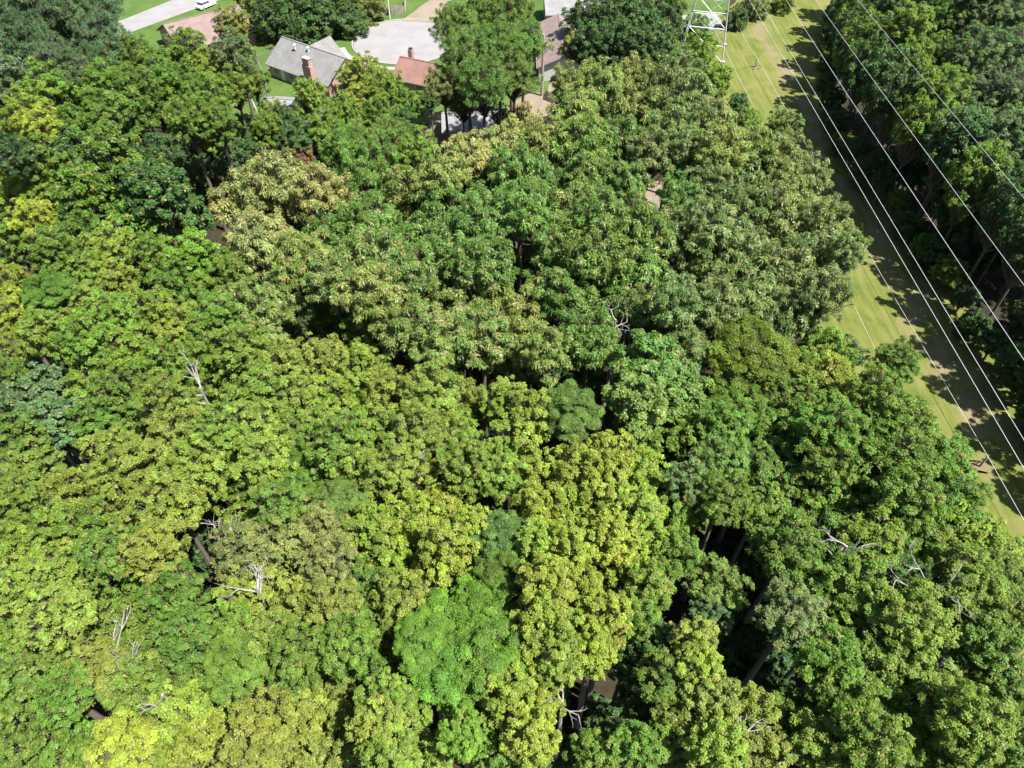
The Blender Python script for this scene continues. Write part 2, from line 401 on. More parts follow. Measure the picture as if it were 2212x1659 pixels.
gable_house('distant_house', 'grey roofed house beside the legs of the lattice tower', (45.0, 181.0, 0), math.radians(12), 16, 9, 2.8, 2.3, SH_GRAY, SIDING, door_x=1)

# wooden yard fences
def plank_fence(name, label, pts, h=1.8):
    r = empty(name, (pts[0][0], pts[0][1], 0)); tag(r, label, 'fence'); o = Vector((pts[0][0], pts[0][1], 0)); rnd = random.Random(3)
    for a, b in zip(pts[:-1], pts[1:]):
        a, b = Vector((*a, 0))-o, Vector((*b, 0))-o; d = b-a; L = d.length; rz = math.atan2(d.y, d.x); k = max(2, int(L/.17))
        MB().box((a.x, a.y, h/2+.06), (.12, .12, h+.12), rz).build('post', FENCE, r)
        for z in (.4, h-.35): MB().box((*(a.lerp(b, .5)+Vector((-d.y, d.x, 0)).normalized()*.05).xy, z), (L, .05, .1), rz).build('rail', FENCE, r)
        for j in range(k):
            p = a.lerp(b, (j+.5)/k); hh = h+rnd.uniform(-.04, .04)
            MB().box((p.x, p.y, hh/2), (.15, .02, hh), rz).build('picket', FENCE, r)
    b = Vector((*pts[-1], 0))-o; MB().box((b.x, b.y, h/2+.06), (.12, .12, h+.12)).build('post', FENCE, r)
    return r
plank_fence('picket_fence', 'weathered grey plank fence curving below the mauve-roofed house', [(9.0, 123.6), (6.5, 125.6), (6.6, 127.6), (8.0, 130.4), (9.2, 133.2)])
plank_fence('board_fence', 'dark weathered board fence at the top edge beside the street lamp', [(-29.5, 166), (-26.5, 165.6), (-23.6, 165.6), (-24, 172)])

# poles
def utility_pole(loc):
    r = empty('utility_pole', loc); tag(r, 'thick wooden utility pole standing by the curved plank fence', 'pole')
    MB().tube([(0, 0, 0), (0, 0, 11)], [.3, .22], 10).build('shaft', POLEW, r)
    MB().box((0, 0, 10.2), (2.4, .12, .14)).build('crossarm', POLEW, r)
    for x in (-1.05, -.5, .5, 1.05): MB().tube([(x, 0, 10.27), (x, 0, 10.45)], [.05, .04], 6).build('insulator', DARK, r)
    MB().tube([(.42, .1, 8.2), (.42, .1, 9.2)], [.25, .25], 10).build('transformer', STEEL, r)
    return r
utility_pole((5.5, 127.6, 0))
lp = empty('street_lamp', (-26.6, 162.9, 0)); tag(lp, 'white street lamp pole at the far edge of the cul-de-sac', 'street lamp')
MB().tube([(0, 0, 0), (0, 0, 8)], [.13, .09], 8).build('shaft', TRIM, lp)
MB().tube([(0, 0, 7.8), (.5, -.5, 8.25), (1.2, -1.2, 8.3)], [.06, .05, .05], 6).build('arm', TRIM, lp)
MB().tube([(1.0, -1.0, 8.27), (1.35, -1.35, 8.27), (1.65, -1.65, 8.22)], [.1, .17, .06], 8).build('lamp_head', STEEL, lp)
mb = empty('mailbox', (-20.2, 141.0, 0)); tag(mb, 'dark mailbox on a post at the near cul-de-sac kerb', 'mailbox')
MB().box((0, 0, .55), (.1, .1, 1.1)).build('post', POLEW, mb)
MB().tube([(0, -.28, 1.2), (0, .28, 1.2)], [.14, .14], 10).build('box', DARK, mb)
lean = empty('leaning_post', Q(775, 345)); tag(lean, 'pale leaning post on the lawn left of the small outbuilding', 'post')
MB().tube([(0, 0, 0), (-.5, .3, 2.6)], [.12, .1], 8).build('shaft', TRIM, lean); MB().box((-.5, .3, 2.62), (.26, .26, .06)).build('cap', TRIM, lean)

# cars
def car(label, loc, rz, paint, group=None):
    r = empty('parked_car', loc, rz); tag(r, label, 'car', group)
    prof = [(-2.2, .35), (-2.25, .75), (-2.0, .95), (-1.0, 1.0), (1.1, .98), (2.1, .85), (2.25, .6), (2.2, .35)]
    b = MB(); n = len(prof)
    for y in (-.88, .88):
        i = len(b.v); b.v += [(x, y, z) for x, z in prof]; b.f.append([i+k for k in range(n)] if y < 0 else [i+k for k in range(n)][::-1])
    for k in range(n): b.f.append([k, k+n, (k+1) % n+n, (k+1) % n][::-1])
    b.build('body', paint, r)
    c = MB(); q = [(-1.75, .97, .82), (1.05, .97, .82), (.35, 1.45, .66), (-1.35, 1.45, .66)]
    L_ = [(x, -y, z) for x, z, y in q]; R_ = [(x, y, z) for x, z, y in q]
    c.poly(L_); c.poly(R_[::-1]); c.poly([L_[1], R_[1], R_[2], L_[2]]); c.poly([L_[3], R_[3], R_[0], L_[0]][::-1] if False else [L_[0], L_[3], R_[3], R_[0]])
    c.build('windows', GLASS, r)
    MB().box((-.5, 0, 1.46), (1.72, 1.34, .05)).build('car_roof', paint, r)
    for x in (-1.35, 1.4):
        for y in (-.8, .8):
            wv = MB().tube([(x, y-.1, .33), (x, y+.1, .33)], [.33, .33], 14).build('wheel', RUBBER, r)
            MB().tube([(x, y-.115, .33), (x, y+.115, .33)], [.19, .19], 10).build('rim', STEEL, wv)
    for y in (-.6, .6): MB().box((2.21, y, .68), (.08, .35, .14)).build('headlight', TRIM, r)
    return r
car('red car parked at the left edge below the pines', (-85.6, 111.2, 0), .5, REDP)
car('white car parked on the road by the pink-roofed house', (-68.6, 169.6, .03), 1.0, WHITEP)

# ------------------------------------------------------------------ lattice tower and wires
def pylon(loc, rz, label):
    r = empty('lattice_tower', loc, rz); tag(r, label, 'pylon')
    lev = [(0, 4.2), (6, 3.5), (11.5, 2.95), (16.5, 2.25), (21, 1.6), (25, 1.1), (29, 1.0), (33, .9), (37, .35)]
    cs = [(-1, -1), (1, -1), (1, 1), (-1, 1)]
    def pt(k, c): return Vector((cs[c][0]*lev[k][1], cs[c][1]*lev[k][1], lev[k][0]))
    for c in range(4):
        MB().tube([pt(k, c) for k in range(len(lev))], [.13, .12, .11, .1, .1, .09, .08, .08, .07], 4).build('leg', STEEL, r)
        MB().box((cs[c][0]*4.2, cs[c][1]*4.2, .15), (.9, .9, .3)).build('footing', CONCR, r)
    for c in range(4):
        m = MB(); d = (c+1) % 4
        for k in range(len(lev)-1):
            a0, a1, b0, b1 = pt(k, c), pt(k+1, c), pt(k, d), pt(k+1, d)
            m.tube([a0, b1], [.05, .05], 4, False); m.tube([b0, a1], [.05, .05], 4, False); m.tube([a1, b1], [.065, .065], 4, False)
            if k < 4:
                mid = (a0+b1+b0+a1)/4
                m.tube([a0.lerp(a1, .5), mid], [.045, .045], 4, False); m.tube([b0.lerp(b1, .5), mid], [.045, .045], 4, False)
        m.build('bracing', STEEL, r)
    for z, L in ((25.6, 9.0), (30.2, 7.4)):
        for s in (-1, 1):
            m = MB(); tip = Vector((s*L, 0, z+.4))
            for y in (-1, 1):
                m.tube([(s*1.0, y*1.0, z), tip], [.08, .06], 4, False); m.tube([(s*1.0, y*1.0, z+1.5), tip], [.07, .05], 4, False)
                for q in (.25, .5, .75):
                    m.tube([Vector((s, y, z)).lerp(tip, q), Vector((s, y, z+1.5)).lerp(tip, q-.12)], [.04, .04], 4, False)
            m.build('crossarm', STEEL, r)
    return r
TWR = Vector((38.6, 146.5, 0))
pylon(TWR, math.radians(-14), 'tall galvanised steel lattice tower at the head of the grass strip')
def wire(name, label, x0, x1, z0, zmin, rad, y0=148.0, y1=-70.0, ymin=30.0):
    pts = []
    for k in range(41):
        y = y0+(y1-y0)*k/40; t = (y-ymin)/(y0-ymin); x = x0+(x1-x0)*min(1, (y0-y)/70.0)
        pts.append((x, y, zmin+(z0-zmin)*t*t))
    o = MB().tube([Vector(p)-Vector(pts[0]) for p in pts], [rad]*41, 5).build('power_line', WIRE, None, pts[0]); o.name = 'power_line'
    tag(o, label, 'power line', 'power lines over the grass strip'); return o
wire('a', 'pale overhead power line, leftmost of the strands crossing the dark wood', 31.8, 32.4, 25.6, 25.0, .017)
wire('b', 'pale overhead power line, second strand from the left over the shaded wood', 33.4, 33.5, 25.9, 25.0, .017)
wire('c', 'overhead power line, third strand from the left over the shaded wood', 37.3, 37.0, 25.8, 25.0, .018)
wire('d', 'overhead power line, fourth strand from the left over the shaded wood', 41.3, 41.0, 25.8, 25.0, .017)
wire('e', 'faint overhead power line farthest right, over the pale wood', 46.9, 46.9, 25.6, 25.0, .016)
wire('f', 'thin pale cable slung low over the grass strip beside the left wood', 36.5, 38.4, 9.4, 8.6, .018, 141.0)
def cable_post(loc, label):
    r = empty('cable_post', loc); tag(r, label, 'post', 'short posts under the low cable')
    MB().tube([(0, 0, 0), (0, 0, 1.7)], [.13, .11], 8).build('shaft', POLEW, r); MB().tube([(0, 0, 1.7), (0, 0, 1.8)], [.06, .06], 6).build('insulator', TRIM, r)
    MB().tube([(0, 0, 1.5), (.75, .55, .25)], [.05, .05], 5).build('brace', TRIM, r)
pA, pB = Q(2939, 1400), Q(2265, 203)
cable_post(pA, 'short wooden post on the bare patch low in the grass strip')
cable_post(pB, 'short wooden post on a pale patch near the lattice tower')
for i, p in enumerate((pA, pB)):
    sheet('worn_patch', [(p.x+1.0*math.cos(t)*(1+.35*math.sin(3*t)), p.y+1.1*math.sin(t)*(1+.35*math.cos(2*t))) for t in [k*math.pi/8 for k in range(16)]], .045, DIRT, .22, 4, 20+i)
d_ = (pA-pB).normalized(); e0, e1 = pB-d_*14, pA+d_*60
seg = [e0, pB, pA, e1]; cp = []
for a, b in zip(seg[:-1], seg[1:]):
    for k in range(12):
        t = k/12; q = a.lerp(b, t); q.z = 1.8-(.25*4*t*(1-t)); cp.append(q)
cp.append(Vector((e1.x, e1.y, 1.8)))
o = MB().tube([p-cp[0] for p in cp], [.025]*len(cp), 5).build('low_cable', WIRE, None, cp[0])
tag(o, 'pale low cable strung between short posts along the middle of the grass strip', 'cable')

# ------------------------------------------------------------------ trees
def quads_mesh(name, V, tint, tip, m):
    n = len(V)//4; me = bpy.data.meshes.new(name)
    me.vertices.add(4*n); me.vertices.foreach_set('co', V.astype(np.float32).ravel())
    me.loops.add(4*n); me.loops.foreach_set('vertex_index', np.arange(4*n, dtype=np.int32))
    me.polygons.add(n); me.polygons.foreach_set('loop_start', np.arange(0, 4*n, 4, dtype=np.int32))
    for nm, a in (('tint', tint), ('tip', tip)):
        at = me.attributes.new(nm, 'FLOAT', 'FACE'); at.data.foreach_set('value', a.astype(np.float32))
    me.update(calc_edges=True); me.materials.append(m); return me
def unit(a): return a/np.maximum(np.linalg.norm(a, axis=-1, keepdims=True), 1e-6)
def crown_mesh(name, seed, m, R, HZ, nb, rb, nros, nleaf, ll, lw, droop=.5, zmin=-.5, stretch=.8, fill=.13, needle=False, shell=.84, rough=.16):
    g = np.random.default_rng(seed)
    # boughs over an uneven dome
    k = np.arange(nb)+.5; z = 1-(1-zmin)*k/nb; ph = k*2.39996+g.uniform(0, 6.28)
    d = np.stack([np.sqrt(np.maximum(0, 1-z*z))*np.cos(ph), np.sqrt(np.maximum(0, 1-z*z))*np.sin(ph), z], 1)
    d = unit(d+g.normal(0, .16, d.shape)); az = np.arctan2(d[:, 1], d[:, 0]); lob = 1+rough*np.sin(3*az+g.uniform(0, 6))*np.cos(2.4*d[:, 2]+g.uniform(0, 6))+.6*rough*np.sin(7*az+5*d[:, 2]+g.uniform(0, 6))+g.uniform(-2.2*rough, .8*rough, nb)
    C = d*np.array([R, R, HZ])*(shell*lob)[:, None]
    rbs = rb*g.uniform(.7, 1.3, nb)
    cnt = np.maximum(6, (nros*(rbs/rb)**2).astype(int)); idx = np.repeat(np.arange(nb), cnt); nr = len(idx)
    q = unit(g.normal(0, 1, (nr, 3))+.75*d[idx]+np.array([0, 0, .55]))
    rad = rbs[idx]*g.uniform(.62, 1.08, nr)
    pos = C[idx]+q*rad[:, None]*np.array([1, 1, stretch])
    # a few twigs deeper inside
    nf = int(nr*fill); u = unit(g.normal(0, 1, (nf, 3))); u[:, 2] = np.abs(u[:, 2])*.9-.25
    pos = np.concatenate([pos, u*np.array([R, R, HZ])*g.uniform(.2, .7, nf)[:, None]]); q = np.concatenate([q, unit(u+[0, 0, .5])]); nr += nf
    bt = np.concatenate([g.uniform(-.22, .22, nb)[idx], g.uniform(-.2, .2, nf)])
    nrm = unit(q*.55+np.array([0, 0, .8])+g.normal(0, .25, (nr, 3)))
    a = unit(np.cross(nrm, g.normal(0, 1, (nr, 3)))); b = np.cross(nrm, a)
    th = (np.arange(nleaf)[None]*2*math.pi/nleaf)+g.uniform(0, 6.28, (nr, 1))+g.normal(0, .25, (nr, nleaf))
    if needle: fi = g.uniform(-.5, 1.45, (nr, nleaf))
    else: fi = g.uniform(-droop, .42, (nr, nleaf))
    t = np.cos(th)[..., None]*a[:, None]+np.sin(th)[..., None]*b[:, None]
    ld = t*np.cos(fi)[..., None]+nrm[:, None]*np.sin(fi)[..., None]
    side = unit(np.cross(ld, nrm[:, None]+g.normal(0, .25, ld.shape)))
    L = ll*g.uniform(.65, 1.25, (nr, nleaf, 1)); Wd = lw*g.uniform(.75, 1.2, (nr, nleaf, 1))
    p0 = pos[:, None]+ld*.03+g.normal(0, ll*.12, ld.shape); tipv = p0+ld*L; tipv[..., 2] -= (L*droop*.3)[..., 0]
    mid = p0+ld*L*.5; up = nrm[:, None]*L*.07
    V = np.stack([p0, mid+side*Wd/2+up, tipv, mid-side*Wd/2+up], 2).reshape(-1, 3)
    tint = np.clip(.5+bt[:, None]+g.normal(0, .13, (nr, 1))+g.normal(0, .14, (nr, nleaf)), 0, 1).ravel()
    tip = np.repeat(g.uniform(0, 1, nr), nleaf)
    return quads_mesh(name, V, tint, tip, m), C
def branch_mesh(name, C, base, seed, m, r0):
    g = random.Random(seed); mb = MB()
    for c in C:
        c = Vector(c); b = Vector((g.uniform(-.05, .05), g.uniform(-.05, .05), base+g.uniform(0, .55)*abs(base)))
        mid = b.lerp(c, .5)+Vector((g.uniform(-.2, .2), g.uniform(-.2, .2), -.12*c.length))
        mb.tube([b, mid, c], [r0, r0*.6, r0*.25], 5, False)
        for _ in range(2):
            e = c+Vector((g.uniform(-1, 1), g.uniform(-1, 1), g.uniform(-.2, .9)))*.75; mb.tube([mid.lerp(c, g.uniform(.4, .9)), e], [r0*.35, r0*.12], 4, False)
    return mb.mesh(name, m)
def trunk_mesh(name, seed, m):      # unit height, metre radii
    g = random.Random(seed); mb = MB(); pts = [(0, 0, 0)]; x = y = 0
    for k in range(1, 8):
        x += g.uniform(-.09, .09); y += g.uniform(-.09, .09); pts.append((x*k/7, y*k/7, k/7))
    mb.tube([(0, 0, -.01), (0, 0, .02)]+pts[1:-1]+[(0, 0, 1)], [.36, .27, .25, .23, .21, .19, .17, .15, .11], 8)
    return mb.mesh(name, m)
#          leaf      R    HZ   nb  rb   nros nleaf ll  lw   kwargs
STY = {
 'B': (LEAF,   3.6, 3.9, 108, .46, 12, 9, .275, .135, dict(droop=.45)),
 'H': (LEAF_H, 3.8, 4.0, 96, .5, 9, 10, .44, .13, dict(droop=.8)),
 'Y': (LEAF,   3.0, 3.9, 96, .36, 12, 8, .26, .14, dict(droop=.35, stretch=1.4)),
 'F': (LEAF_F, 3.4, 3.0, 90, .6, 56, 7, .2, .075, dict(droop=.3, stretch=.5, zmin=-.2, rough=.09, fill=.2)),
 'M': (LEAF,   3.8, 4.2, 90, .52, 12, 7, .42, .27, dict(droop=.5, stretch=.5)),
 'N': (NEEDLE, 3.7, 3.6, 150, .34, 7, 26, .33, .042, dict(stretch=.8, zmin=-.35, needle=True)),
}
LIB = {}
for si, (k, s) in enumerate(STY.items()):
    LIB[k] = []
    for j in range(5 if k in 'BHY' else 4):
        me, C = crown_mesh('crown', 100*si+j, s[0], *s[1:9], **s[9])
        br = branch_mesh('branches', C, -s[2]*1.15, 50*si+j, BARK_P if k == 'N' else BARK, .085)
        LIB[k].append((me, br, s[1], s[2]))
TRUNK = [trunk_mesh('trunk', j, BARK) for j in range(4)]; TRUNK_P = [trunk_mesh('trunk', j+9, BARK_P) for j in range(2)]
KW = {'B': ('broadleaf_tree', 'broadleaf tree'), 'H': ('hickory_tree', 'hickory-like tree'), 'Y': ('sweetgum_tree', 'lobed-leaf tree'),
      'F': ('feathery_tree', 'feathery fine-leaved tree'), 'M': ('maple_tree', 'dense large-leaved tree'), 'N': ('pine_tree', 'pine tree')}
CO = {   # leaf colour (linear) + share of tips, words
 'yel': (.22, .285, .03, .1, 'bright yellow-green'), 'oli': (.19, .24, .034, .1, 'olive yellow'), 'ygr': (.145, .225, .026, .08, 'yellowish green'),
 'grn': (.11, .19, .022, .04, 'mid green'), 'dgr': (.06, .12, .03, .0, 'dark green'), 'tea': (.105, .165, .06, .0, 'blue-green'),
 'hic': (.135, .195, .055, .1, 'grey-green'), 'hig': (.12, .2, .038, .04, 'clear green'), 'hit': (.15, .21, .045, .2, 'tan-flecked green'),
 'tan': (.25, .275, .085, .22, 'pale tan-green'), 'fbr': (.13, .25, .026, .0, 'bright green'), 'fol': (.11, .165, .015, .05, 'olive green'),
 'brn': (.165, .19, .05, .15, 'brownish olive'), 'pin': (.125, .215, .038, .02, 'fresh green'), 'pte': (.085, .145, .06, .0, 'deep blue-green'), 'red': (.2, .09, .07, .3, 'reddish brown'),
}
GRP = {}
RND = random.Random(11)
def plant(kind, col, pos, r, zc, label, group, sz=None, rz=None, name=None):
    me, br, R, HZ = RND.choice(LIB[kind])
    s = r/R; az = sz if sz else RND.uniform(.92, 1.15)
    root = empty(name or KW[kind][0], (pos[0], pos[1], 0), RND.uniform(0, 6.28) if rz is None else rz)
    tag(root, label, 'tree', group)
    t = link(bpy.data.objects.new('trunk', RND.choice(TRUNK_P if kind == 'N' else TRUNK)), root)
    tz = max(1.0, zc-HZ*s*az*.1); k = max(.55, min(1.25, tz/15)); t.scale = (k, k, tz)
    b = link(bpy.data.objects.new('branches', br), root); b.location = (0, 0, zc); b.scale = (s, s, s*az)
    c = link(bpy.data.objects.new('crown', me), root); c.location = (0, 0, zc); c.scale = (s, s, s*az)
    j = RND.uniform(.8, 1.12); cc_ = CO[col]; c.color = (cc_[0]*j*RND.uniform(.84, 1.08), cc_[1]*j, cc_[2]*j*RND.uniform(.9, 1.12), cc_[3])
    return root
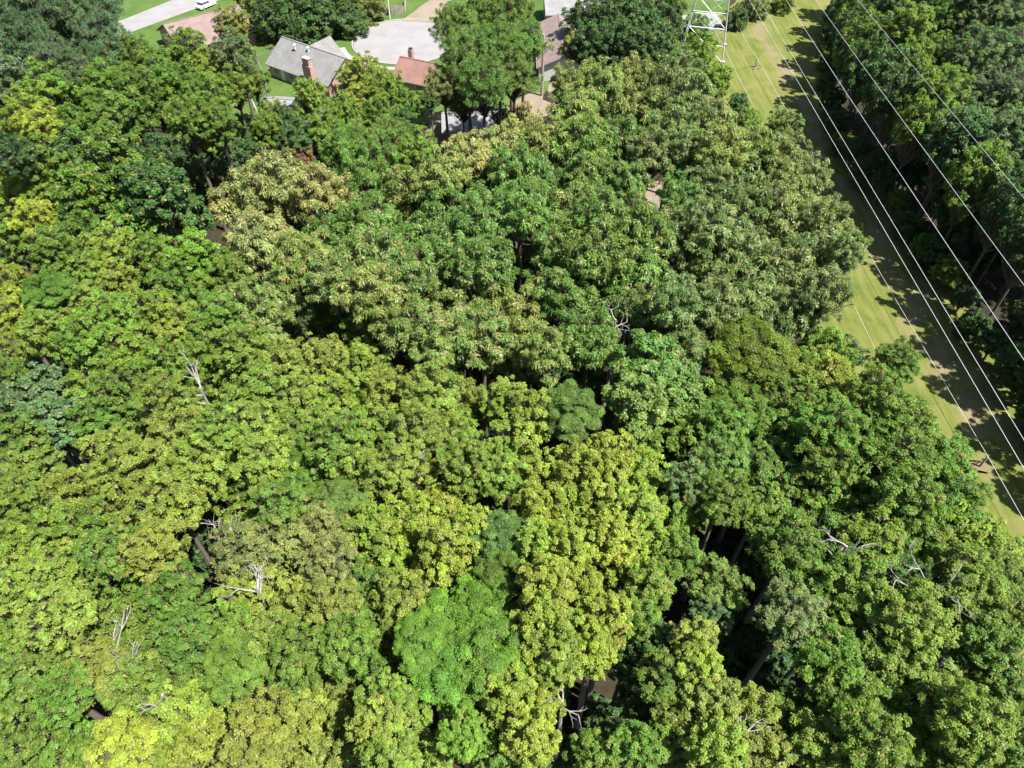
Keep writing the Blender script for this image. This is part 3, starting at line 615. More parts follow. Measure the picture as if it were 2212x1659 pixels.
# u, v, radius (px of the 2212-wide copy), kind, colour, where it stands [, height or y=distance]
GL = 'trees of the left wood'; GT = 'trees around the houses'; GR = 'trees of the right wood'
TREES = '''# top left pines
15 25 62|N pte|in the extreme top left corner
85 15 58|N pte|on the top edge, second from the left corner
55 95 62|N pte|on the left edge just under the corner pines
140 70 60|N pte|left of the pale road, in the pine clump's middle
205 25 55|N pte|at the top edge left of the pale road
220 85 55|N pte|touching the left side of the pale road
125 145 52|N pte|at the foot of the top left pine clump
200 140 45|N tea|right below the pale road's lower end
15 170 50|B tea|on the left edge below the corner pines
20 225 40|B tea|on the left edge, in shade above the red car
# left of the houses
110 190 50|B ygr|left part of the grove below the corner pines
60 245 46|B yel|above the red car near the left edge
165 215 50|B ygr|second from the left in the grove below the pines
222 185 48|B grn|with a bare twig patch on its right side
225 250 50|B grn|under the twig-patched tree in the upper left grove
300 125 44|B grn|in front of the pale road's right side
295 190 46|B grn|below the tree before the pale road
345 165 42|B grn|left of the brown-topped tree below the pink roof
408 115 50|B ygr|with brownish top right before the pink roof
460 150 38|B oli|right of the brown-topped tree by the pink roof
395 185 46|B grn|directly below the brown-topped tree
345 235 48|B grn|in the middle of the upper left grove
450 215 46|B grn|left of the pale post on the lawn
505 190 42|B grn|between the lawn post and the pink roof
510 120 42|B tea|right of the pink roof, left of the grey brick house
545 175 34|B grn|touching the left corner of the grey brick house|h=11
470 270 42|B grn|at the left end of the small lawn
405 265 46|B grn|below the middle of the upper left grove
285 255 48|B grn|left of the middle of the upper left grove
25 285 40|B ygr|at the left edge beside the red car|h=9
90 285 46|B yel|right of the red car near the left edge
150 280 46|B grn|between the red car's yellow tree and the grove
# behind the grey house
545 20 42|B brn|at the top edge right of the pink roof|y=160
505 50 36|B brn|just right of the pink roof's ridge|y=149
590 45 44|B dgr|behind the grey house, leftmost of the dark row|y=152
640 20 46|B dgr|behind the grey house at the top edge|y=156
690 50 44|M dgr|behind the grey house's ridge|y=152
735 15 44|B dgr|at the top edge behind the grey house's right end|y=160
755 55 40|B dgr|between the grey house and the cul-de-sac|y=155
640 70 34|B dgr|low behind the grey house's roof valley|y=148
795 25 38|B brn|in shade left of the board fence at the top|y=168
# front of the houses
672 212 34|B ygr|small, between the grey house's chimney and the outbuilding roof|h=8
590 245 26|B oli|low, at the outbuilding's left front corner|h=5
635 262 22|B oli|low, under the outbuilding's eave|h=4.5
762 178 32|B fbr|at the right end of the grey house|h=6
790 170 44|B oli|left of the salmon roof|h=9
835 205 44|B ygr|below the salmon roof|h=10
780 225 42|B oli|right of the small conical tree by the outbuilding|h=9
870 230 44|B grn|left of the bare pine trunks|h=11
820 255 42|B grn|two crowns left of the bare pine trunks|h=11
740 250 38|B grn|above the row behind the outbuilding|h=9
700 285 44|B grn|below the outbuilding's right end
640 300 40|B dgr|below the outbuilding
580 290 38|B grn|below left of the outbuilding|h=10
530 300 40|B dgr|in deep shade left below the outbuilding|h=9
# pines by the cul-de-sac
985 60 52|N pin|left crown of the big pine group by the cul-de-sac|h=21
1045 35 55|N pin|at the top edge in the big pine group
1105 40 55|N pin|on the top right of the big pine group
1010 125 56|N pin|in the middle left of the big pine group|h=23
1080 110 60|N pin|in the centre of the big pine group|h=23
1130 95 50|N pin|on the right of the big pine group, by the mauve roof|h=22
960 185 42|N brn|with thin browning needles left in the big pine group|h=19
1045 185 55|N pin|low in the big pine group above its bare trunks|h=21
1110 170 48|N pin|at the lower right of the big pine group|h=20
1000 225 34|N brn|thin and sparse over the white roof|h=14
785 375 80|N pin|standing alone in the wood left of the tan-green crowns
850 315 58|N pin|right behind the lone pine in the wood
905 330 44|B ygr|between the lone pine and the bare pine trunks
745 320 46|B grn|left behind the lone pine
# right of the mauve roof
1265 50 46|B dgr|right of the pale roof at the top edge|y=142
1320 40 50|B dgr|at the top edge midway between houses and tower|y=140
1380 55 50|B dgr|left of the lattice tower, in the tall dark row|y=140
1435 40 46|B dgr|nearest the lattice tower in the tall dark row|y=145
1290 100 50|B dgr|right of the mauve roof's lower end|y=133
1350 105 50|B dgr|in the front of the tall dark row|y=130
1415 110 46|B dgr|at the front right of the tall dark row|y=132
1240 105 30|B brn|with a brownish crown overhanging the mauve roof|y=136
1510 115 36|B ygr|under the lattice tower's left leg|h=10
1500 65 30|B fbr|behind the lattice tower's left leg|y=163
1545 175 34|B ygr|at the front foot of the lattice tower|h=9
1630 20 34|B brn|right of the lattice tower at the top edge|y=172
1590 45 26|B dgr|just right of the lattice tower's legs|y=165
1690 10 24|B grn|low at the top end of the grass strip|y=185
1480 160 40|H hic|below the tall dark row near the tower
# hickory mass centre right
1230 180 40|H hit|right of the utility pole and plank fence|h=13
1290 190 52|H hit|at the top of the grey-green mass below the dark row
1355 180 50|H hit|second at the top of the grey-green mass
1420 190 52|H hic|third at the top of the grey-green mass
1490 215 54|H hic|at the top right of the grey-green mass
1240 245 56|H hit|on the upper left slope of the grey-green mass
1315 245 58|H hit|in the upper grey-green mass, left of centre
1390 250 58|H hit|in the upper grey-green mass, at its centre
1460 275 58|H hic|in the upper grey-green mass, right of centre
1535 270 52|H hic|on the grass strip side below the tower
1130 270 38|H tan|beside the white roof's right end|h=12
1095 320 52|H tan|right below the bare pine trunks
1165 315 54|H hit|between the bare pine trunks and the grey-green mass
1255 315 58|H hig|left in the second tier of the grey-green mass
1335 315 58|H hig|in the second tier, above the sandy gap
1405 335 56|H hic|in the second tier, right of the sandy gap's top
1480 340 58|H hic|in the second tier, mid right
1555 335 56|H hit|in the second tier by the grass strip
1622 320 46|H hit|on the strip edge, below the small round crown
1690 275 36|B hic|small and round, standing out into the grass strip|h=13
1690 345 46|H hic|on the strip edge at the second tier
1745 385 46|H hic|jutting furthest toward the shaded strip
1620 385 58|H hic|in the third tier near the strip
1540 410 58|H hic|right of the sandy gap in the third tier
1690 430 58|H hic|behind the jutting strip crown
1780 480 52|H hic|on the strip edge beside the brown track
1470 430 50|H hig|just right of the sandy gap
1010 340 52|H tan|on the left of the tan-green pine foot group
960 385 58|H hit|right of the lone pine
1035 400 62|H hig|two crowns right of the lone pine
1115 380 60|H hig|under the pine foot group
1195 385 60|H hig|left of the sandy gap by two crowns
1275 390 58|H hig|left of the sandy gap
1345 400 44|H hig|behind the sandy gap
880 430 62|H hit|lower right of the lone pine
955 470 64|H hig|in the central mass, upper left
1040 480 66|H hig|in the central mass, upper middle
1125 460 64|H hig|in the central mass below the pine foot group
1210 465 64|H hig|in the central mass, left below the sandy gap
1295 475 62|H hig|right below the sandy gap's left side
1375 500 66|H hig|below the sandy gap
1450 510 62|H hic|in the right mass beside a dark hole
1530 495 64|H hic|in the right mass, upper middle
1610 475 62|H hic|in the right mass, above its middle
1690 510 66|H hic|in the right mass, close to the strip edge
1770 560 62|H hic|at the widest bulge into the strip
1830 540 40|H hic|at the outermost tip of the strip bulge
1600 560 66|H hic|in the heart of the right mass
1525 575 58|H hig|right of the big dark hole
1690 600 66|H hic|in the lower right mass
1780 635 54|H hic|at the lower edge of the strip bulge
# tan tree and its left
590 400 72|H tan|at the head of the big pale crown
530 450 66|H tan|forming the left shoulder of the big pale crown
620 475 78|H tan|in the middle of the big pale crown
690 420 62|H tan|forming the right shoulder of the big pale crown
560 530 66|H tan|low on the big pale crown
650 560 60|H hit|at the foot of the big pale crown
645 340 30|B red|small, above the big pale crown|h=14
520 355 46|B dgr|in shade above the big pale crown|h=11
# left maples
170 350 55|M dgr|above the left large-leaved giant
245 345 58|M grn|at the top of the left large-leaved group
320 345 55|B dgr|in shade over the large-leaved group
255 425 66|M dgr|left half of the large-leaved giant
335 420 68|M dgr|right half of the large-leaved giant
300 495 66|M grn|at the foot of the large-leaved giant
390 350 46|B dgr|in the dark gap right of the large-leaved group|h=10
440 395 50|B dgr|in the dark gap left of the big pale crown|h=9
400 470 52|M dgr|in the shadow beside the big pale crown|h=11
180 425 58|M grn|left of the large-leaved giant
455 300 34|B yel|small, at the edge of the dark gap under the lawn|h=12
100 360 52|B grn|above the yellow pair at the left edge
40 340 44|B dgr|on the left edge under the red car
40 410 58|B yel|upper of the yellow pair at the left edge
110 425 54|B yel|right of the yellow pair at the left edge
75 485 54|B yel|lower of the yellow pair at the left edge
20 520 52|B grn|on the left edge below the yellow pair
110 545 58|B grn|below the yellow pair, with shaded foot
180 505 56|B grn|right of the yellow pair's lower crown
245 545 62|B oli|below the large-leaved giant's left side
# middle left
330 560 56|B grn|below the large-leaved giant's right side
420 555 62|B fbr|left crown of the clear green pair below the pale crown
490 600 66|B grn|right crown of the clear green pair below the pale crown
400 625 64|B grn|below the clear green pair
235 615 60|B oli|in the olive patch with bare twigs
170 590 54|B ygr|left in the olive patch
165 655 56|B oli|low in the olive patch
110 635 50|F grn|smooth, between the olive patch and the left edge
25 620 54|B yel|on the left edge beside the smooth crown
35 690 56|B yel|on the left edge below the yellow twin
95 720 58|B ygr|second from the left edge in the yellow row
240 690 62|B ygr|below the olive patch
320 680 62|B ygr|under the clear green pair, left
390 705 58|B oli|under the clear green pair, middle
470 690 58|B grn|under the clear green pair, right
180 735 60|B ygr|third from the left edge in the yellow row
275 770 64|B ygr|in the middle left, above the bare branch
360 790 62|B ygr|left of the bare branch
440 770 62|B grn|just above the bare branch
520 755 62|B ygr|right above the bare branch
555 660 58|H hit|left of the dark hollow in the middle left
625 640 52|H hit|above the dark hollow in the middle left
30 770 50|B oli|on the left edge above the blue-green group
# centre
720 520 66|H hig|right of the big pale crown
800 480 58|H hig|below the lone pine
800 560 66|H hit|in the centre left, upper row
880 530 66|H hig|in the centre, upper row
960 560 66|H hig|in the centre, beside a thin dark gap
1040 570 66|H hig|left of the tall dark trunk gap
720 610 64|H hit|above the dark hollow's right side
800 640 66|H hit|in the centre left, middle row
880 620 64|H hit|in the centre, middle row
960 645 66|H hit|in the centre, left of the tan-topped crown
1040 650 70|H hit|with tan top in the very centre
1110 700 66|H hit|right half of the tan-topped centre crown
1040 730 68|H hit|at the foot of the tan-topped centre crown
960 730 64|H hit|left foot of the tan-topped centre crown
1175 760 58|H hit|overhanging the big black hole
1110 785 52|H hit|above the small black hole|h=14
1210 560 66|H hig|right of the tall dark trunk gap
1290 560 68|H hig|upper middle of the clear green centre group
1370 580 66|H hig|upper right of the clear green centre group
1215 640 66|H hig|left in the clear green centre group
1300 650 72|H hig|middle of the clear green centre group
1385 660 66|H hig|right in the clear green centre group
1275 735 62|H hig|at the foot of the clear green centre group
1470 655 58|H hic|below the dark hole in the right mass
1540 660 60|H hic|above the feathery olive crown
1620 655 60|H hic|above right of the feathery olive crown
1700 680 56|H hic|right above the feathery olive crown
880 710 62|H hit|in the centre left, third row
800 720 62|B ygr|in the centre left above the yellow oaks
720 700 58|B grn|in the dark hollow's lower right|h=13
560 735 50|H hit|below the dark hollow
# feathery olive + smooth green
1620 780 88|F fol|broad and smooth, beside the grass strip's left wood
1590 850 66|F fol|lower part of the smooth olive dome
1690 810 60|F fol|right shoulder of the smooth olive dome
1400 790 76|M hig|upper crown of the big smooth green tree
1460 850 76|M hig|right crown of the big smooth green tree
1380 870 72|M hig|left crown of the big smooth green tree
1440 930 78|M hig|lower middle of the big smooth green tree
1370 960 66|M grn|at the foot of the big smooth green tree
1500 960 62|M grn|right foot of the big smooth green tree
1480 760 56|H hic|between the clear green centre group and the olive dome
1230 895 62|F hig|smooth and small, below the big black hole
# yellow-olive belt
610 800 72|B oli|left end of the olive belt under the hollow
690 790 70|B oli|second in the olive belt
640 870 72|B oli|below the olive belt's left end
720 870 70|B ygr|below the olive belt's second crown
560 850 68|B ygr|right of the bare branch
480 850 66|B ygr|below the bare branch
780 800 64|B ygr|third in the olive belt
850 860 72|B oli|left crown of the olive group before the black hole
930 850 72|B oli|middle crown of the olive group before the black hole
1000 880 66|B oli|right crown of the olive group before the black hole
900 930 72|B oli|lower crown of the olive group before the black hole
980 950 66|B ygr|below right of the olive group before the black hole
800 940 68|B ygr|below left of the olive group before the black hole
1090 880 58|Y yel|left spire group by the black hole
1150 900 62|Y yel|right spire group by the black hole
1110 960 62|Y yel|below the spire groups by the black hole
# left belt
120 840 66|M tea|upper crown of the blue-green group at the left
60 870 62|M tea|left crown of the blue-green group at the left
120 920 70|M tea|lower crown of the blue-green group at the left
20 820 48|B grn|on the left edge beside the blue-green group
40 940 56|M grn|on the left edge under the blue-green group
205 830 62|B ygr|right of the blue-green group's top
280 850 66|B grn|two crowns right of the blue-green group
360 870 66|B ygr|between the bare branch and the big olive dome
215 905 58|B grn|at the black gap beside the blue-green group
310 930 76|B oli|at the top of the big olive dome
390 940 74|B oli|right top of the big olive dome
250 990 76|B oli|left flank of the big olive dome
340 1010 82|B oli|centre of the big olive dome
425 1010 76|B oli|right flank of the big olive dome
280 1075 78|B oli|lower left of the big olive dome
370 1090 80|B oli|lower middle of the big olive dome
460 940 62|B ygr|right behind the big olive dome
540 930 72|B oli|between the big olive dome and the olive belt
500 1010 66|B ygr|right of the big olive dome
570 1000 70|B oli|two crowns right of the big olive dome
640 950 68|B ygr|under the olive belt's left end
650 1020 62|F grn|small and smooth amid the olive belt
720 960 68|B ygr|under the olive belt's middle
780 1020 68|B ygr|left above the yellow spire wall
710 1040 56|B grn|right of the small smooth crown
850 1010 70|B oli|above the small smooth shaded crown
930 1010 70|B oli|in the middle, left of the spires
1010 1020 66|B ygr|in the middle, nearer the spires
1080 1030 62|B ygr|left of the tallest yellow spires
# lower left
70 1010 68|B oli|on the left below the blue-green group
30 1080 62|B ygr|on the left edge under the blue-green group's olive neighbour
130 1080 70|B oli|left of the big olive dome's foot
80 1150 70|B ygr|on the left, two rows under the blue-green group
180 1150 72|B ygr|below left of the big olive dome
20 1190 62|B ygr|on the left edge, lower middle
130 1230 74|B oli|lower left, beside a green patch
50 1270 70|B oli|on the left edge, lower third
250 1200 74|B ygr|below the big olive dome
330 1190 70|B oli|left of the black pit
220 1280 76|B oli|left of the bright green lower-left crowns
310 1280 72|B grn|below the black pit's left
380 1290 70|B grn|below the black pit
320 1360 78|B ygr|with bare twigs, lower left
220 1370 80|B oli|beside the fallen pale limbs
130 1330 76|B oli|lower left, third from the edge
120 1410 78|B oli|lower left near the dark corner gap
40 1370 62|B grn|on the left edge beside the dark corner gap
400 1380 70|B grn|lower left, in the green valley
210 1450 74|B oli|above the pale forked limb
290 1470 76|B ygr|right of the pale forked limb
390 1470 70|B grn|above the bright yellow corner crowns
30 1500 66|M grn|on the left edge near the bottom corner
80 1580 76|B grn|near the bottom left corner
30 1650 66|B ygr|in the bottom left corner
140 1500 66|B grn|right of the dark corner gap
170 1630 72|B grn|second on the bottom edge from the left corner
# lower centre left: brownish olive
540 1090 70|B ygr|right of the big olive dome's foot
610 1090 66|B grn|above the brownish olive crown
600 1160 78|B brn|top of the brownish olive crown
690 1150 72|B brn|right top of the brownish olive crown
530 1200 74|B brn|left flank of the brownish olive crown
620 1240 80|B brn|middle of the brownish olive crown
710 1230 70|B brn|right flank of the brownish olive crown
540 1290 76|B oli|lower left of the brownish olive crown
630 1320 76|B oli|lower middle of the brownish olive crown
720 1310 66|B oli|lower right of the brownish olive crown
490 1350 62|B grn|left foot of the brownish olive crown
570 1400 72|B oli|below the brownish olive crown
510 1440 66|F grn|smooth, above a black pit at the bottom left
650 1410 74|B grn|green under the brownish olive crown
740 1400 72|B grn|left of the feathery bright dome
810 1340 68|B grn|left shoulder beside the feathery bright dome
770 1270 60|B grn|right of the brownish olive crown
# middle bottom yellow
740 1090 56|F hig|small shaded, over the yellow wall
830 1090 70|Y oli|left end of the yellow wall
800 1160 68|Y ygr|under the left end of the yellow wall
880 1140 74|Y yel|middle of the yellow wall
960 1120 70|Y yel|right of the yellow wall's middle
1020 1150 58|Y yel|right end of the yellow wall
880 1220 74|Y yel|lower middle of the yellow wall
960 1200 68|Y yel|lower right of the yellow wall
860 1290 62|Y oli|hanging foot of the yellow wall
940 1270 58|Y oli|right hanging foot of the yellow wall
1085 1170 60|F hig|narrow and shaded, between the yellow wall and the spires
1090 1240 62|F grn|below the narrow shaded crown
1060 1330 86|F fbr|upper right of the feathery bright dome
990 1360 88|F fbr|middle of the feathery bright dome
1050 1420 84|F fbr|lower right of the feathery bright dome
970 1440 80|F fbr|lower left of the feathery bright dome
920 1390 66|F fbr|left rim of the feathery bright dome
1020 1500 72|F fbr|foot of the feathery bright dome
# spires right of centre
1180 1040 58|Y yel|left of the tallest spires
1250 1020 66|Y yel|first of the tallest spires
1320 1000 66|Y yel|second of the tallest spires
1380 1030 62|Y yel|third of the tallest spires
1160 1110 64|Y yel|on the left row of the spires
1230 1100 64|Y yel|in the spires, second row
1300 1080 64|Y yel|in the spires, second row middle
1380 1110 64|Y yel|in the spires, second row right
1450 1120 56|Y ygr|at the right edge of the spires
1160 1190 64|Y yel|left in the spires' third row
1230 1180 60|Y yel|beside the dark slit in the spires
1320 1170 66|Y yel|right of the dark slit in the spires
1400 1190 66|Y yel|right in the spires' third row
1460 1200 56|Y ygr|at the dark hollow's left rim
1180 1270 66|Y yel|left column beside the feathery dome
1250 1270 60|Y yel|left column, second below the slit
1330 1260 68|Y yel|right column under the slit
1400 1270 62|Y ygr|right column's outer side
1170 1350 68|Y yel|middle of the column beside the feathery dome
1240 1350 58|Y yel|inner side of the left column
1310 1340 64|Y yel|middle of the right column
1380 1350 58|Y ygr|lower right column
1130 1430 66|Y yel|left above the pale trunk
1200 1420 66|Y yel|just above the pale trunk
1280 1410 58|Y yel|right above the pale trunk
1100 1510 68|Y yel|left of the pale trunk
1160 1500 60|Y yel|touching the pale trunk's left
1060 1580 66|Y yel|near the bottom edge, left of the pale trunk
1150 1590 68|Y yel|below the pale trunk
1000 1590 60|B fbr|on the bottom edge under the feathery dome
1080 1650 66|B grn|on the bottom edge below the pale trunk
# right centre green
1560 920 64|B grn|below the smooth olive dome
1640 930 66|B grn|second under the smooth olive dome
1550 1000 66|B hig|right of the big smooth tree's foot
1620 1010 70|B grn|right of centre, three rows under the dome
1490 1040 58|B hic|over the spires' right side
1560 1080 66|B grn|above the great dark hollow
1640 1090 66|B grn|right above the great dark hollow
1510 1100 48|B hic|left above the great dark hollow|h=13
1780 760 56|B ygr|behind the yellow tree on the strip edge
1780 830 66|B yel|yellow on the strip edge, right of the olive dome
1720 880 62|B ygr|left below the yellow strip-edge tree
1850 860 58|B ygr|right below the yellow strip-edge tree
1930 790 48|B grn|dark-sided, jutting into the strip under the two cables
1900 850 54|B grn|behind the dark-sided jutting tree
1710 950 66|B grn|in the right wood's middle rows
1790 930 66|B grn|in the right wood's middle rows, nearer the strip
1870 930 66|B grn|third crown from the strip
1960 920 60|B ygr|on the strip edge above the short post
1710 1030 68|B grn|centre right, above the dead twigs
1790 1010 68|B grn|centre right, second of its row
1870 1010 68|B grn|centre right, third of its row
1950 1000 68|B grn|centre right, fourth of its row
2030 1000 60|B grn|at the strip edge left of the short post
1720 1110 70|B grn|right of the great dark hollow's top
1800 1100 70|B grn|beside the dead twigs
1880 1090 70|B ygr|right of the dead twigs
1960 1080 70|B grn|two crowns left of the strip, by the post
2050 1080 64|B grn|on the strip edge just under the post
1700 1190 70|B grn|right of the great dark hollow
1790 1190 72|B grn|right of the hollow, second of its row
1880 1180 72|B ygr|right of the hollow, third of its row
1960 1170 70|B ygr|right of the hollow, fourth of its row
2040 1160 68|B yel|yellow, second from the strip in the lower right
2120 1180 66|B yel|yellow, at the strip edge in the lower right
1550 1270 66|B hig|cone in the great dark hollow's left|h=16
1530 1330 52|B tea|under the cone in the dark hollow|h=15
1760 1280 70|B grn|between the two great dark hollows
1840 1270 72|B grn|right of the gap between the hollows
1930 1260 70|B dgr|shaded, with bare twigs, lower right
2010 1250 70|B ygr|lower right, left of the yellow edge trees
2090 1250 68|B ygr|below the yellow strip-edge tree, lower right
2170 1260 62|B grn|at the right edge where the strip leaves the frame
1710 1330 66|B hic|pale, left rim of the lower dark hollow
1790 1350 72|B grn|right of the lower dark hollow's top
1880 1350 74|B grn|lower right, upper middle of the bright group
1970 1340 74|B ygr|lower right, by the twiggy shade
2060 1330 68|B ygr|above the sandy clearing at the lower right
2150 1330 70|B grn|at the right edge over the sandy clearing
1790 1430 74|B grn|left crown of the bright lower right group
1870 1440 76|B grn|middle crown of the bright lower right group
1950 1430 76|B ygr|right crown of the bright lower right group
1820 1520 74|B ygr|lower left crown of the bright lower right group
1910 1520 76|B ygr|lower crown of the bright lower right group
2000 1500 66|B ygr|left of the sandy clearing's foot
2140 1420 70|B grn|right of the sandy clearing
2180 1500 62|B grn|at the right edge below the sandy clearing
2090 1560 76|B ygr|below the sandy clearing
2180 1600 66|B grn|near the bottom right corner
1730 1560 66|B grn|at the lower dark hollow's foot
1780 1620 76|B ygr|on the bottom edge, below the lower dark hollow
1880 1610 76|B ygr|on the bottom edge, right of the lower hollow
1980 1590 76|B yel|on the bottom edge, two crowns from the right corner
2070 1650 72|B ygr|on the bottom edge beside the right corner
# bottom centre right
1420 1390 60|B dgr|shaded, right of the yellow columns
1370 1440 62|B dgr|shaded, right of the pale trunk
1440 1470 68|B grn|shaded, middle of the dark bay
1500 1390 56|Y oli|yellow tree in front of the dark hollow's left rim
1510 1450 58|Y yel|below the yellow rim tree
1540 1520 66|Y oli|over the bottom edge, left of the lower hollow
1620 1550 70|Y oli|right of the bottom yellow trees
1470 1560 66|Y oli|at the bottom, left of the bottom yellow trees
1390 1530 66|B dgr|at the bottom, right of the black pit by the trunk
1330 1580 62|B dgr|over the black pit by the pale trunk
1290 1640 66|B grn|on the bottom edge under the pale trunk's pit
1380 1620 66|B grn|on the bottom edge, right of the trunk's pit
1460 1640 68|Y oli|on the bottom edge, first of the yellow row
1550 1620 70|Y yel|on the bottom edge, second of the yellow row
1640 1640 70|Y oli|on the bottom edge, third of the yellow row
# bottom left yellow
330 1560 76|Y yel|left of the bright yellow pair at the bottom left
410 1540 76|Y yel|upper of the bright yellow pair at the bottom left
450 1610 80|Y yel|lower of the bright yellow pair at the bottom left
270 1620 74|Y yel|on the bottom edge left of the bright yellow pair
350 1660 74|Y yel|on the bottom edge under the bright yellow pair
570 1570 78|Y oli|right of the black pit at the bottom left
650 1560 76|Y oli|second right of the black pit at the bottom left
730 1540 74|Y oli|third right of the black pit at the bottom left
540 1650 78|Y oli|on the bottom edge, right of the yellow pair
640 1640 76|Y oli|on the bottom edge, second right of the yellow pair
740 1630 76|Y oli|on the bottom edge, third right of the yellow pair
820 1580 70|Y oli|left of the feathery dome's foot, near the bottom
880 1540 62|Y ygr|touching the feathery dome's foot
840 1650 70|Y ygr|on the bottom edge under the feathery dome's left
920 1630 66|Y ygr|on the bottom edge under the feathery dome's foot
640 1480 64|B grn|above the bottom yellow row
720 1470 66|B grn|above the bottom yellow row, nearer the feathery dome
800 1450 66|B grn|at the feathery dome's left foot
830 1510 60|B ygr|between the feathery dome and the bottom row
# right wood interior
2075 300 66|H tea|large, pale-lit, first of the right wood's bright crowns
2000 300 52|B grn|left of the right wood's large pale crown
2140 340 60|B tea|right of the right wood's large pale crown
1960 215 46|B grn|in the right wood, upper middle
2030 205 50|B grn|in the right wood above the large pale crown
2100 210 50|B tea|in the right wood, above right of the large pale crown
2170 210 52|B tea|at the right edge above the large pale crown
1895 165 42|B grn|near the strip in the upper right wood
1960 140 46|B grn|in the upper right wood, second from the strip
2025 125 48|B grn|in the upper right wood, third from the strip
2095 120 50|B tea|in the upper right wood, pale topped
2165 115 50|B tea|at the right edge of the upper right wood
1905 85 42|B grn|near the top edge of the right wood
1965 60 46|B grn|near the top edge, second in the right wood
2035 50 46|B grn|near the top edge, third in the right wood
2105 40 48|B tea|near the top edge, fourth in the right wood
2180 40 50|B tea|in the top right corner
1850 20 38|B dgr|at the top edge beside the strip's end
1920 15 40|B dgr|on the top edge, second in the right wood
1995 0 40|B dgr|on the top edge, third in the right wood
2070 0 42|B tea|on the top edge, fourth in the right wood
2140 -10 42|B tea|on the top edge, fifth in the right wood
2190 290 46|B tea|at the right edge beside the large pale crown
2060 390 54|B tea|below the large pale crown
2130 420 56|B tea|two rows under the large pale crown
2195 400 52|B dgr|at the right edge, below the large pale crown
2195 480 52|B dgr|at the right edge, in the shaded right wood
2120 500 52|B dgr|in the shaded right wood, mid
'''
for ln in TREES.strip().splitlines():
    ln = ln.strip()
    if not ln or ln[0] == '#': continue
    p = [q.strip() for q in ln.split('|')]
    u, v, r = map(float, p[0].split()); kind, col = p[1].split()
    opt = p[3] if len(p) > 3 else ''
    h = 18.5 + RND.uniform(-3.2, 2.4) + (2.5 if kind == 'N' else 0)
    if opt.startswith('h='): h = float(opt[2:])
    if opt.startswith('y='):
        yb = float(opt[2:]); q0 = P(u, v, 0); k = q0.y; zc = CAM_H*(1-yb/k); zc = max(zc, 1.5)
        pos = P(u, v, zc); rm = r/FD*depth_of(pos)*1.1
    else:
        zc = h*.75
        for _ in range(3):
            pos = P(u, v, zc); rm = r/FD*depth_of(pos)*1.1; zc = max(h-.95*rm, h*.5)
        pos = P(u, v, zc)
    if pos.x > 46 and u > 1770:
        while pos.x < float(np.interp(pos.y, [20, 75, 97, 112, 125, 140, 155, 180], [56.4, 56.4, 53.6, 54.0, 56.0, 60.5, 66, 78]))+5.5 and zc > 5:
            zc -= .4; pos = P(u, v, zc)
        rm = max(3.2, min(4.3, r/FD*depth_of(pos)*1.1))
    if kind in 'BYM' and u < 1700 and v > 480: rm *= .88
    group = GT if v < 300 and pos.x < 36 else (GR if pos.x > 50 else GL)
    plant(kind, col, pos, rm, zc, (CO[col][4]+' '+KW[kind][1]+' '+p[2]), group)

# right wood: the trees of its edge, built where they stand along the strip
def strip_edge(y): return float(np.interp(y, [20, 75, 97, 112, 125, 140, 155, 180], [56.4, 56.4, 53.6, 54.0, 56.0, 60.5, 66, 78]))
EDGE = [  # x, y, radius, height, colour, label
 (57.0, 30.0, 3.2, 15, 'dgr', 'at the right edge beside the strip, nearest the viewer'),
 (57.5, 37.0, 3.4, 16, 'dgr', 'on the shaded strip edge, second from the viewer'),
 (57.0, 44.0, 3.4, 16, 'grn', 'on the shaded strip edge, third from the viewer'),
 (56.5, 51.0, 3.5, 17, 'dgr', 'on the shaded strip edge, fourth from the viewer'),
 (57.3, 58.0, 3.5, 16, 'grn', 'on the shaded strip edge, fifth from the viewer'),
 (57.0, 65.0, 3.6, 17, 'dgr', 'on the shaded strip edge, sixth from the viewer'),
 (56.6, 72.0, 3.6, 17, 'dgr', 'on the shaded strip edge, seventh from the viewer'),
 (55.6, 79.0, 3.7, 16, 'grn', 'on the shaded strip edge, eighth from the viewer'),
 (54.8, 86.0, 3.7, 17, 'dgr', 'on the shaded strip edge, across from the jutting crowns'),
 (54.0, 93.0, 3.8, 17, 'ygr', 'vine-clad, yellowing, on the strip edge across from the small round crown'),
 (53.6, 100.0, 3.8, 16, 'dgr', 'above the vine-clad yellowing tree'),
 (53.8, 107.0, 3.8, 16, 'dgr', 'two above the vine-clad yellowing tree'),
 (55.0, 114.0, 3.9, 15, 'dgr', 'by the palm-like gap on the strip edge'),
 (56.2, 121.5, 3.9, 15, 'grn', 'under the upper tree shadow on the strip'),
 (57.6, 129.0, 4.0, 14, 'dgr', 'right of the rounded tree shadow on the strip'),
 (61.5, 137.0, 4.0, 14, 'grn', 'bright topped, above the rounded tree shadow'),
 (65.0, 145.0, 4.0, 13, 'dgr', 'near the strip\'s narrow end'),
 (69.0, 153.0, 4.0, 13, 'dgr', 'at the strip\'s narrow end'),
 (74.0, 162.0, 4.2, 13, 'dgr', 'at the top edge beyond the strip\'s narrow end'),
]
for x, y, r, h, c, l in EDGE:
    x = strip_edge(y)+2.7+(x*7 % 1)*.8
    h += 1.5
    plant('B', c, (x, y), r, h-1.45*r, CO[c][4]+' broadleaf tree '+l, GR, sz=1.5)
er = random.Random(5)
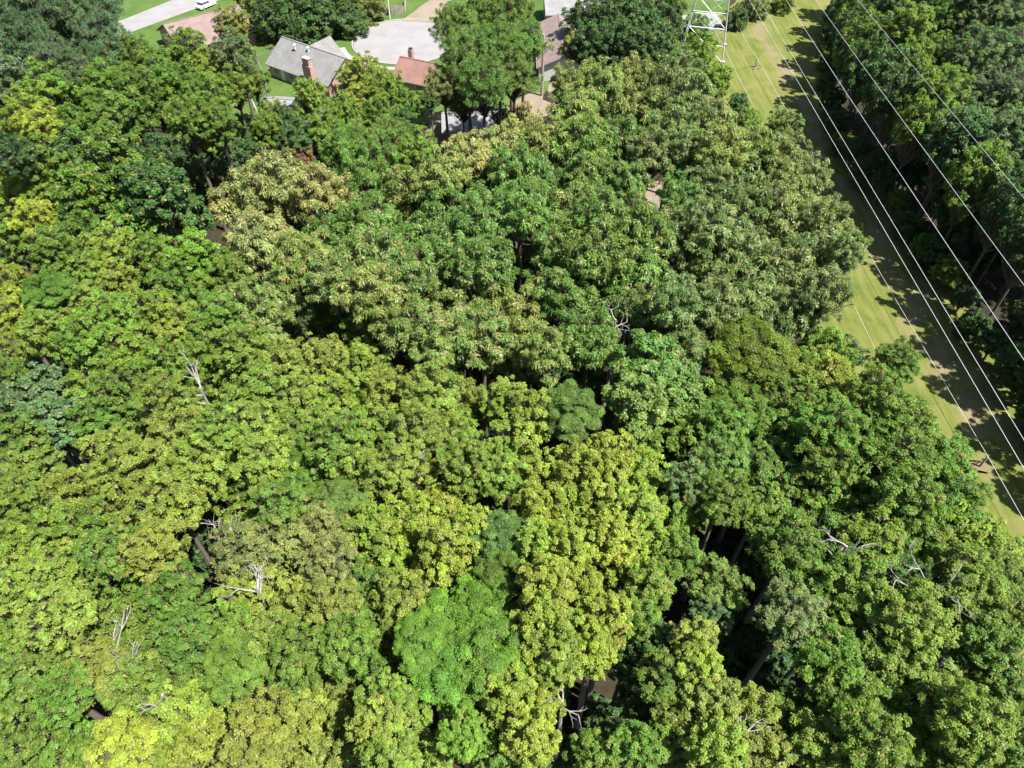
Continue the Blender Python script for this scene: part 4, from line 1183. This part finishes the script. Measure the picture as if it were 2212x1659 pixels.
for row in range(3):
    for i in range(17):
        y = 24+i*7.4+er.uniform(-1.2, 1.2); x = strip_edge(y)+9.5+row*6.5+er.uniform(-.9, .9)
        h = er.uniform(15, 18.0); r = er.uniform(3.4, 4.0); c = er.choice(['grn', 'dgr', 'tea', 'grn'])
        if row and y > 95: continue
        if row == 0 and y > 118: continue
        plant('B', c, (x, y), r, h-1.2*r, 'shaded green tree in the rows behind the right wood\'s strip edge', 'back rows of the right wood', sz=1.3)
# vines and shrubs along the shaded foot of the right wood
for i in range(34):
    y = 28+i*4.0+er.uniform(-1, 1); x = strip_edge(y)+er.uniform(-.3, 1.2)
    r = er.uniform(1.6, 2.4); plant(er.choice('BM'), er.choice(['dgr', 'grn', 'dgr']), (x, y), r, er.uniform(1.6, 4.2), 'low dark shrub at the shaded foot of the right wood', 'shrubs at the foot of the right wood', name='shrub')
for i in range(40):
    y = er.uniform(28, 105); x = strip_edge(y)+er.uniform(3, 17); r = er.uniform(1.8, 2.6)
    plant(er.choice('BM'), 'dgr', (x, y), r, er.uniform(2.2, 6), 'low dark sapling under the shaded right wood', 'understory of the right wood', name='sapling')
# saplings in the shade between the crowns of the left wood
spots = [(P(float(l.split('|')[0].split()[0]), float(l.split('|')[0].split()[1]), 14)) for l in TREES.strip().splitlines() if '|' in l]
n_ = 0
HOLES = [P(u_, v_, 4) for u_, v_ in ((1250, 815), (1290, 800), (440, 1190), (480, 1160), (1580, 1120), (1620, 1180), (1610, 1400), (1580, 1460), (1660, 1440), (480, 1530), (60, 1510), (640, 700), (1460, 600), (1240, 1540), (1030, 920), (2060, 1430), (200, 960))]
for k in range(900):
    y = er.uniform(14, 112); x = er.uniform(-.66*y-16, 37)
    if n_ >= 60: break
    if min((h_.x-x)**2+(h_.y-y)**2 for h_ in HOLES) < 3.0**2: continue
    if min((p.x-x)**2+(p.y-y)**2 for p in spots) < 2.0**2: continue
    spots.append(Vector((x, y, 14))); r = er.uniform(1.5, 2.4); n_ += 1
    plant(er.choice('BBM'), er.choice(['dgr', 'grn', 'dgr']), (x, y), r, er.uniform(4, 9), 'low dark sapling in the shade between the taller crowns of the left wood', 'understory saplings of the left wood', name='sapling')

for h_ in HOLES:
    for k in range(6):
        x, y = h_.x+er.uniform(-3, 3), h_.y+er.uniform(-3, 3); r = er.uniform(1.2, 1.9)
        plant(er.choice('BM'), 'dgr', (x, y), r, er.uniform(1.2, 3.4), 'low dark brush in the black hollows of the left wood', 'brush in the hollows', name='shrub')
# bare dead wood standing in the canopy
def dead_tree(u, v, z, label, lean, size, seed):
    g = random.Random(seed); top = P(u, v, z); base = Vector((top.x-lean[0]*.25, top.y-lean[1]*.25, 0))
    r = empty('dead_tree', base); tag(r, label, 'dead tree', 'bare dead wood in the left wood')
    t = top-base; MB().tube([(0, 0, 0), t*.5+Vector((.2, .1, 0)), t*.85, t], [.24, .18, .12, .08], 7).build('trunk', DEAD, r)
    def grow(p, d, L, rad, lv, m):
        pts = [p]; 
        for k in range(4):
            d = (d+Vector((g.uniform(-1, 1), g.uniform(-1, 1), g.uniform(-.6, .7)))*.22).normalized(); pts.append(pts[-1]+d*L/4)
        m.tube(pts, [rad*(1-.17*k) for k in range(5)], 5, False)
        if lv:
            for k in range(3):
                q = (d+Vector((g.uniform(-1, 1), g.uniform(-1, 1), g.uniform(-.3, .6)))*.9).normalized(); grow(pts[g.choice((2, 3, 4))], q, L*.6, rad*.5, lv-1, m)
    for k in range(4):
        m = MB(); a = g.uniform(0, 6.28); d = Vector((math.cos(a)+lean[0], math.sin(a)+lean[1], .55)).normalized()
        grow(t*g.uniform(.86, 1.0), d, size*g.uniform(.6, .95), .075, 2, m); m.build('limb', DEAD, r)
dead_tree(432, 838, 17.5, 'bare forked branch poking out left of the olive belt', (-1, .3), 2.6, 1)
dead_tree(485, 1185, 13.5, 'pale bare limb over the black pit in the lower left', (-.6, .8), 3.0, 2)
dead_tree(265, 1490, 17.0, 'pale forked dead limb near the bottom left', (-.8, .6), 2.4, 3)
dead_tree(350, 1500, 17.5, 'thin bleached dead twig tree right of the pale forked limb', (.2, .4), 1.6, 4)
dead_tree(550, 1268, 18.2, 'bare twigs on the left of the brownish olive crown', (-.6, .3), 1.8, 5)
dead_tree(215, 1395, 18.3, 'bare twigs in the olive crowns of the lower left', (.8, .5), 2.2, 6)
dead_tree(1830, 1180, 18.2, 'bare grey twigs amid the green crowns right of the great hollow', (.2, .6), 1.8, 7)
dead_tree(2010, 1265, 17.5, 'long pale bare branches in the shade at the lower right', (-.8, -.3), 3.0, 8)
dead_tree(1330, 690, 18.5, 'small bare twig patch on the clear green centre group', (.3, .1), 1.5, 9)
dead_tree(265, 190, 17.5, 'twisting bare twigs in the upper left grove', (.3, -.4), 2.6, 10)
dead_tree(555, 120, 9, 'white bare tree at the left corner of the grey brick house', (.3, .2), 3.0, 11)
dead_tree(870, 985, 18.0, 'bare white limb in the olive group at the centre left', (.8, -.3), 1.8, 12)
dead_tree(1215, 1515, 15.5, 'thick pale bare trunk beside the black pit at the bottom', (.1, .5), 1.6, 13)
dead_tree(1600, 1590, 18.0, 'white bare twigs among the yellow trees at the bottom', (.2, .5), 1.7, 14)
dead_tree(640, 1440, 17.8, 'bare white twigs below the brownish olive crown', (-.3, .5), 1.6, 15)
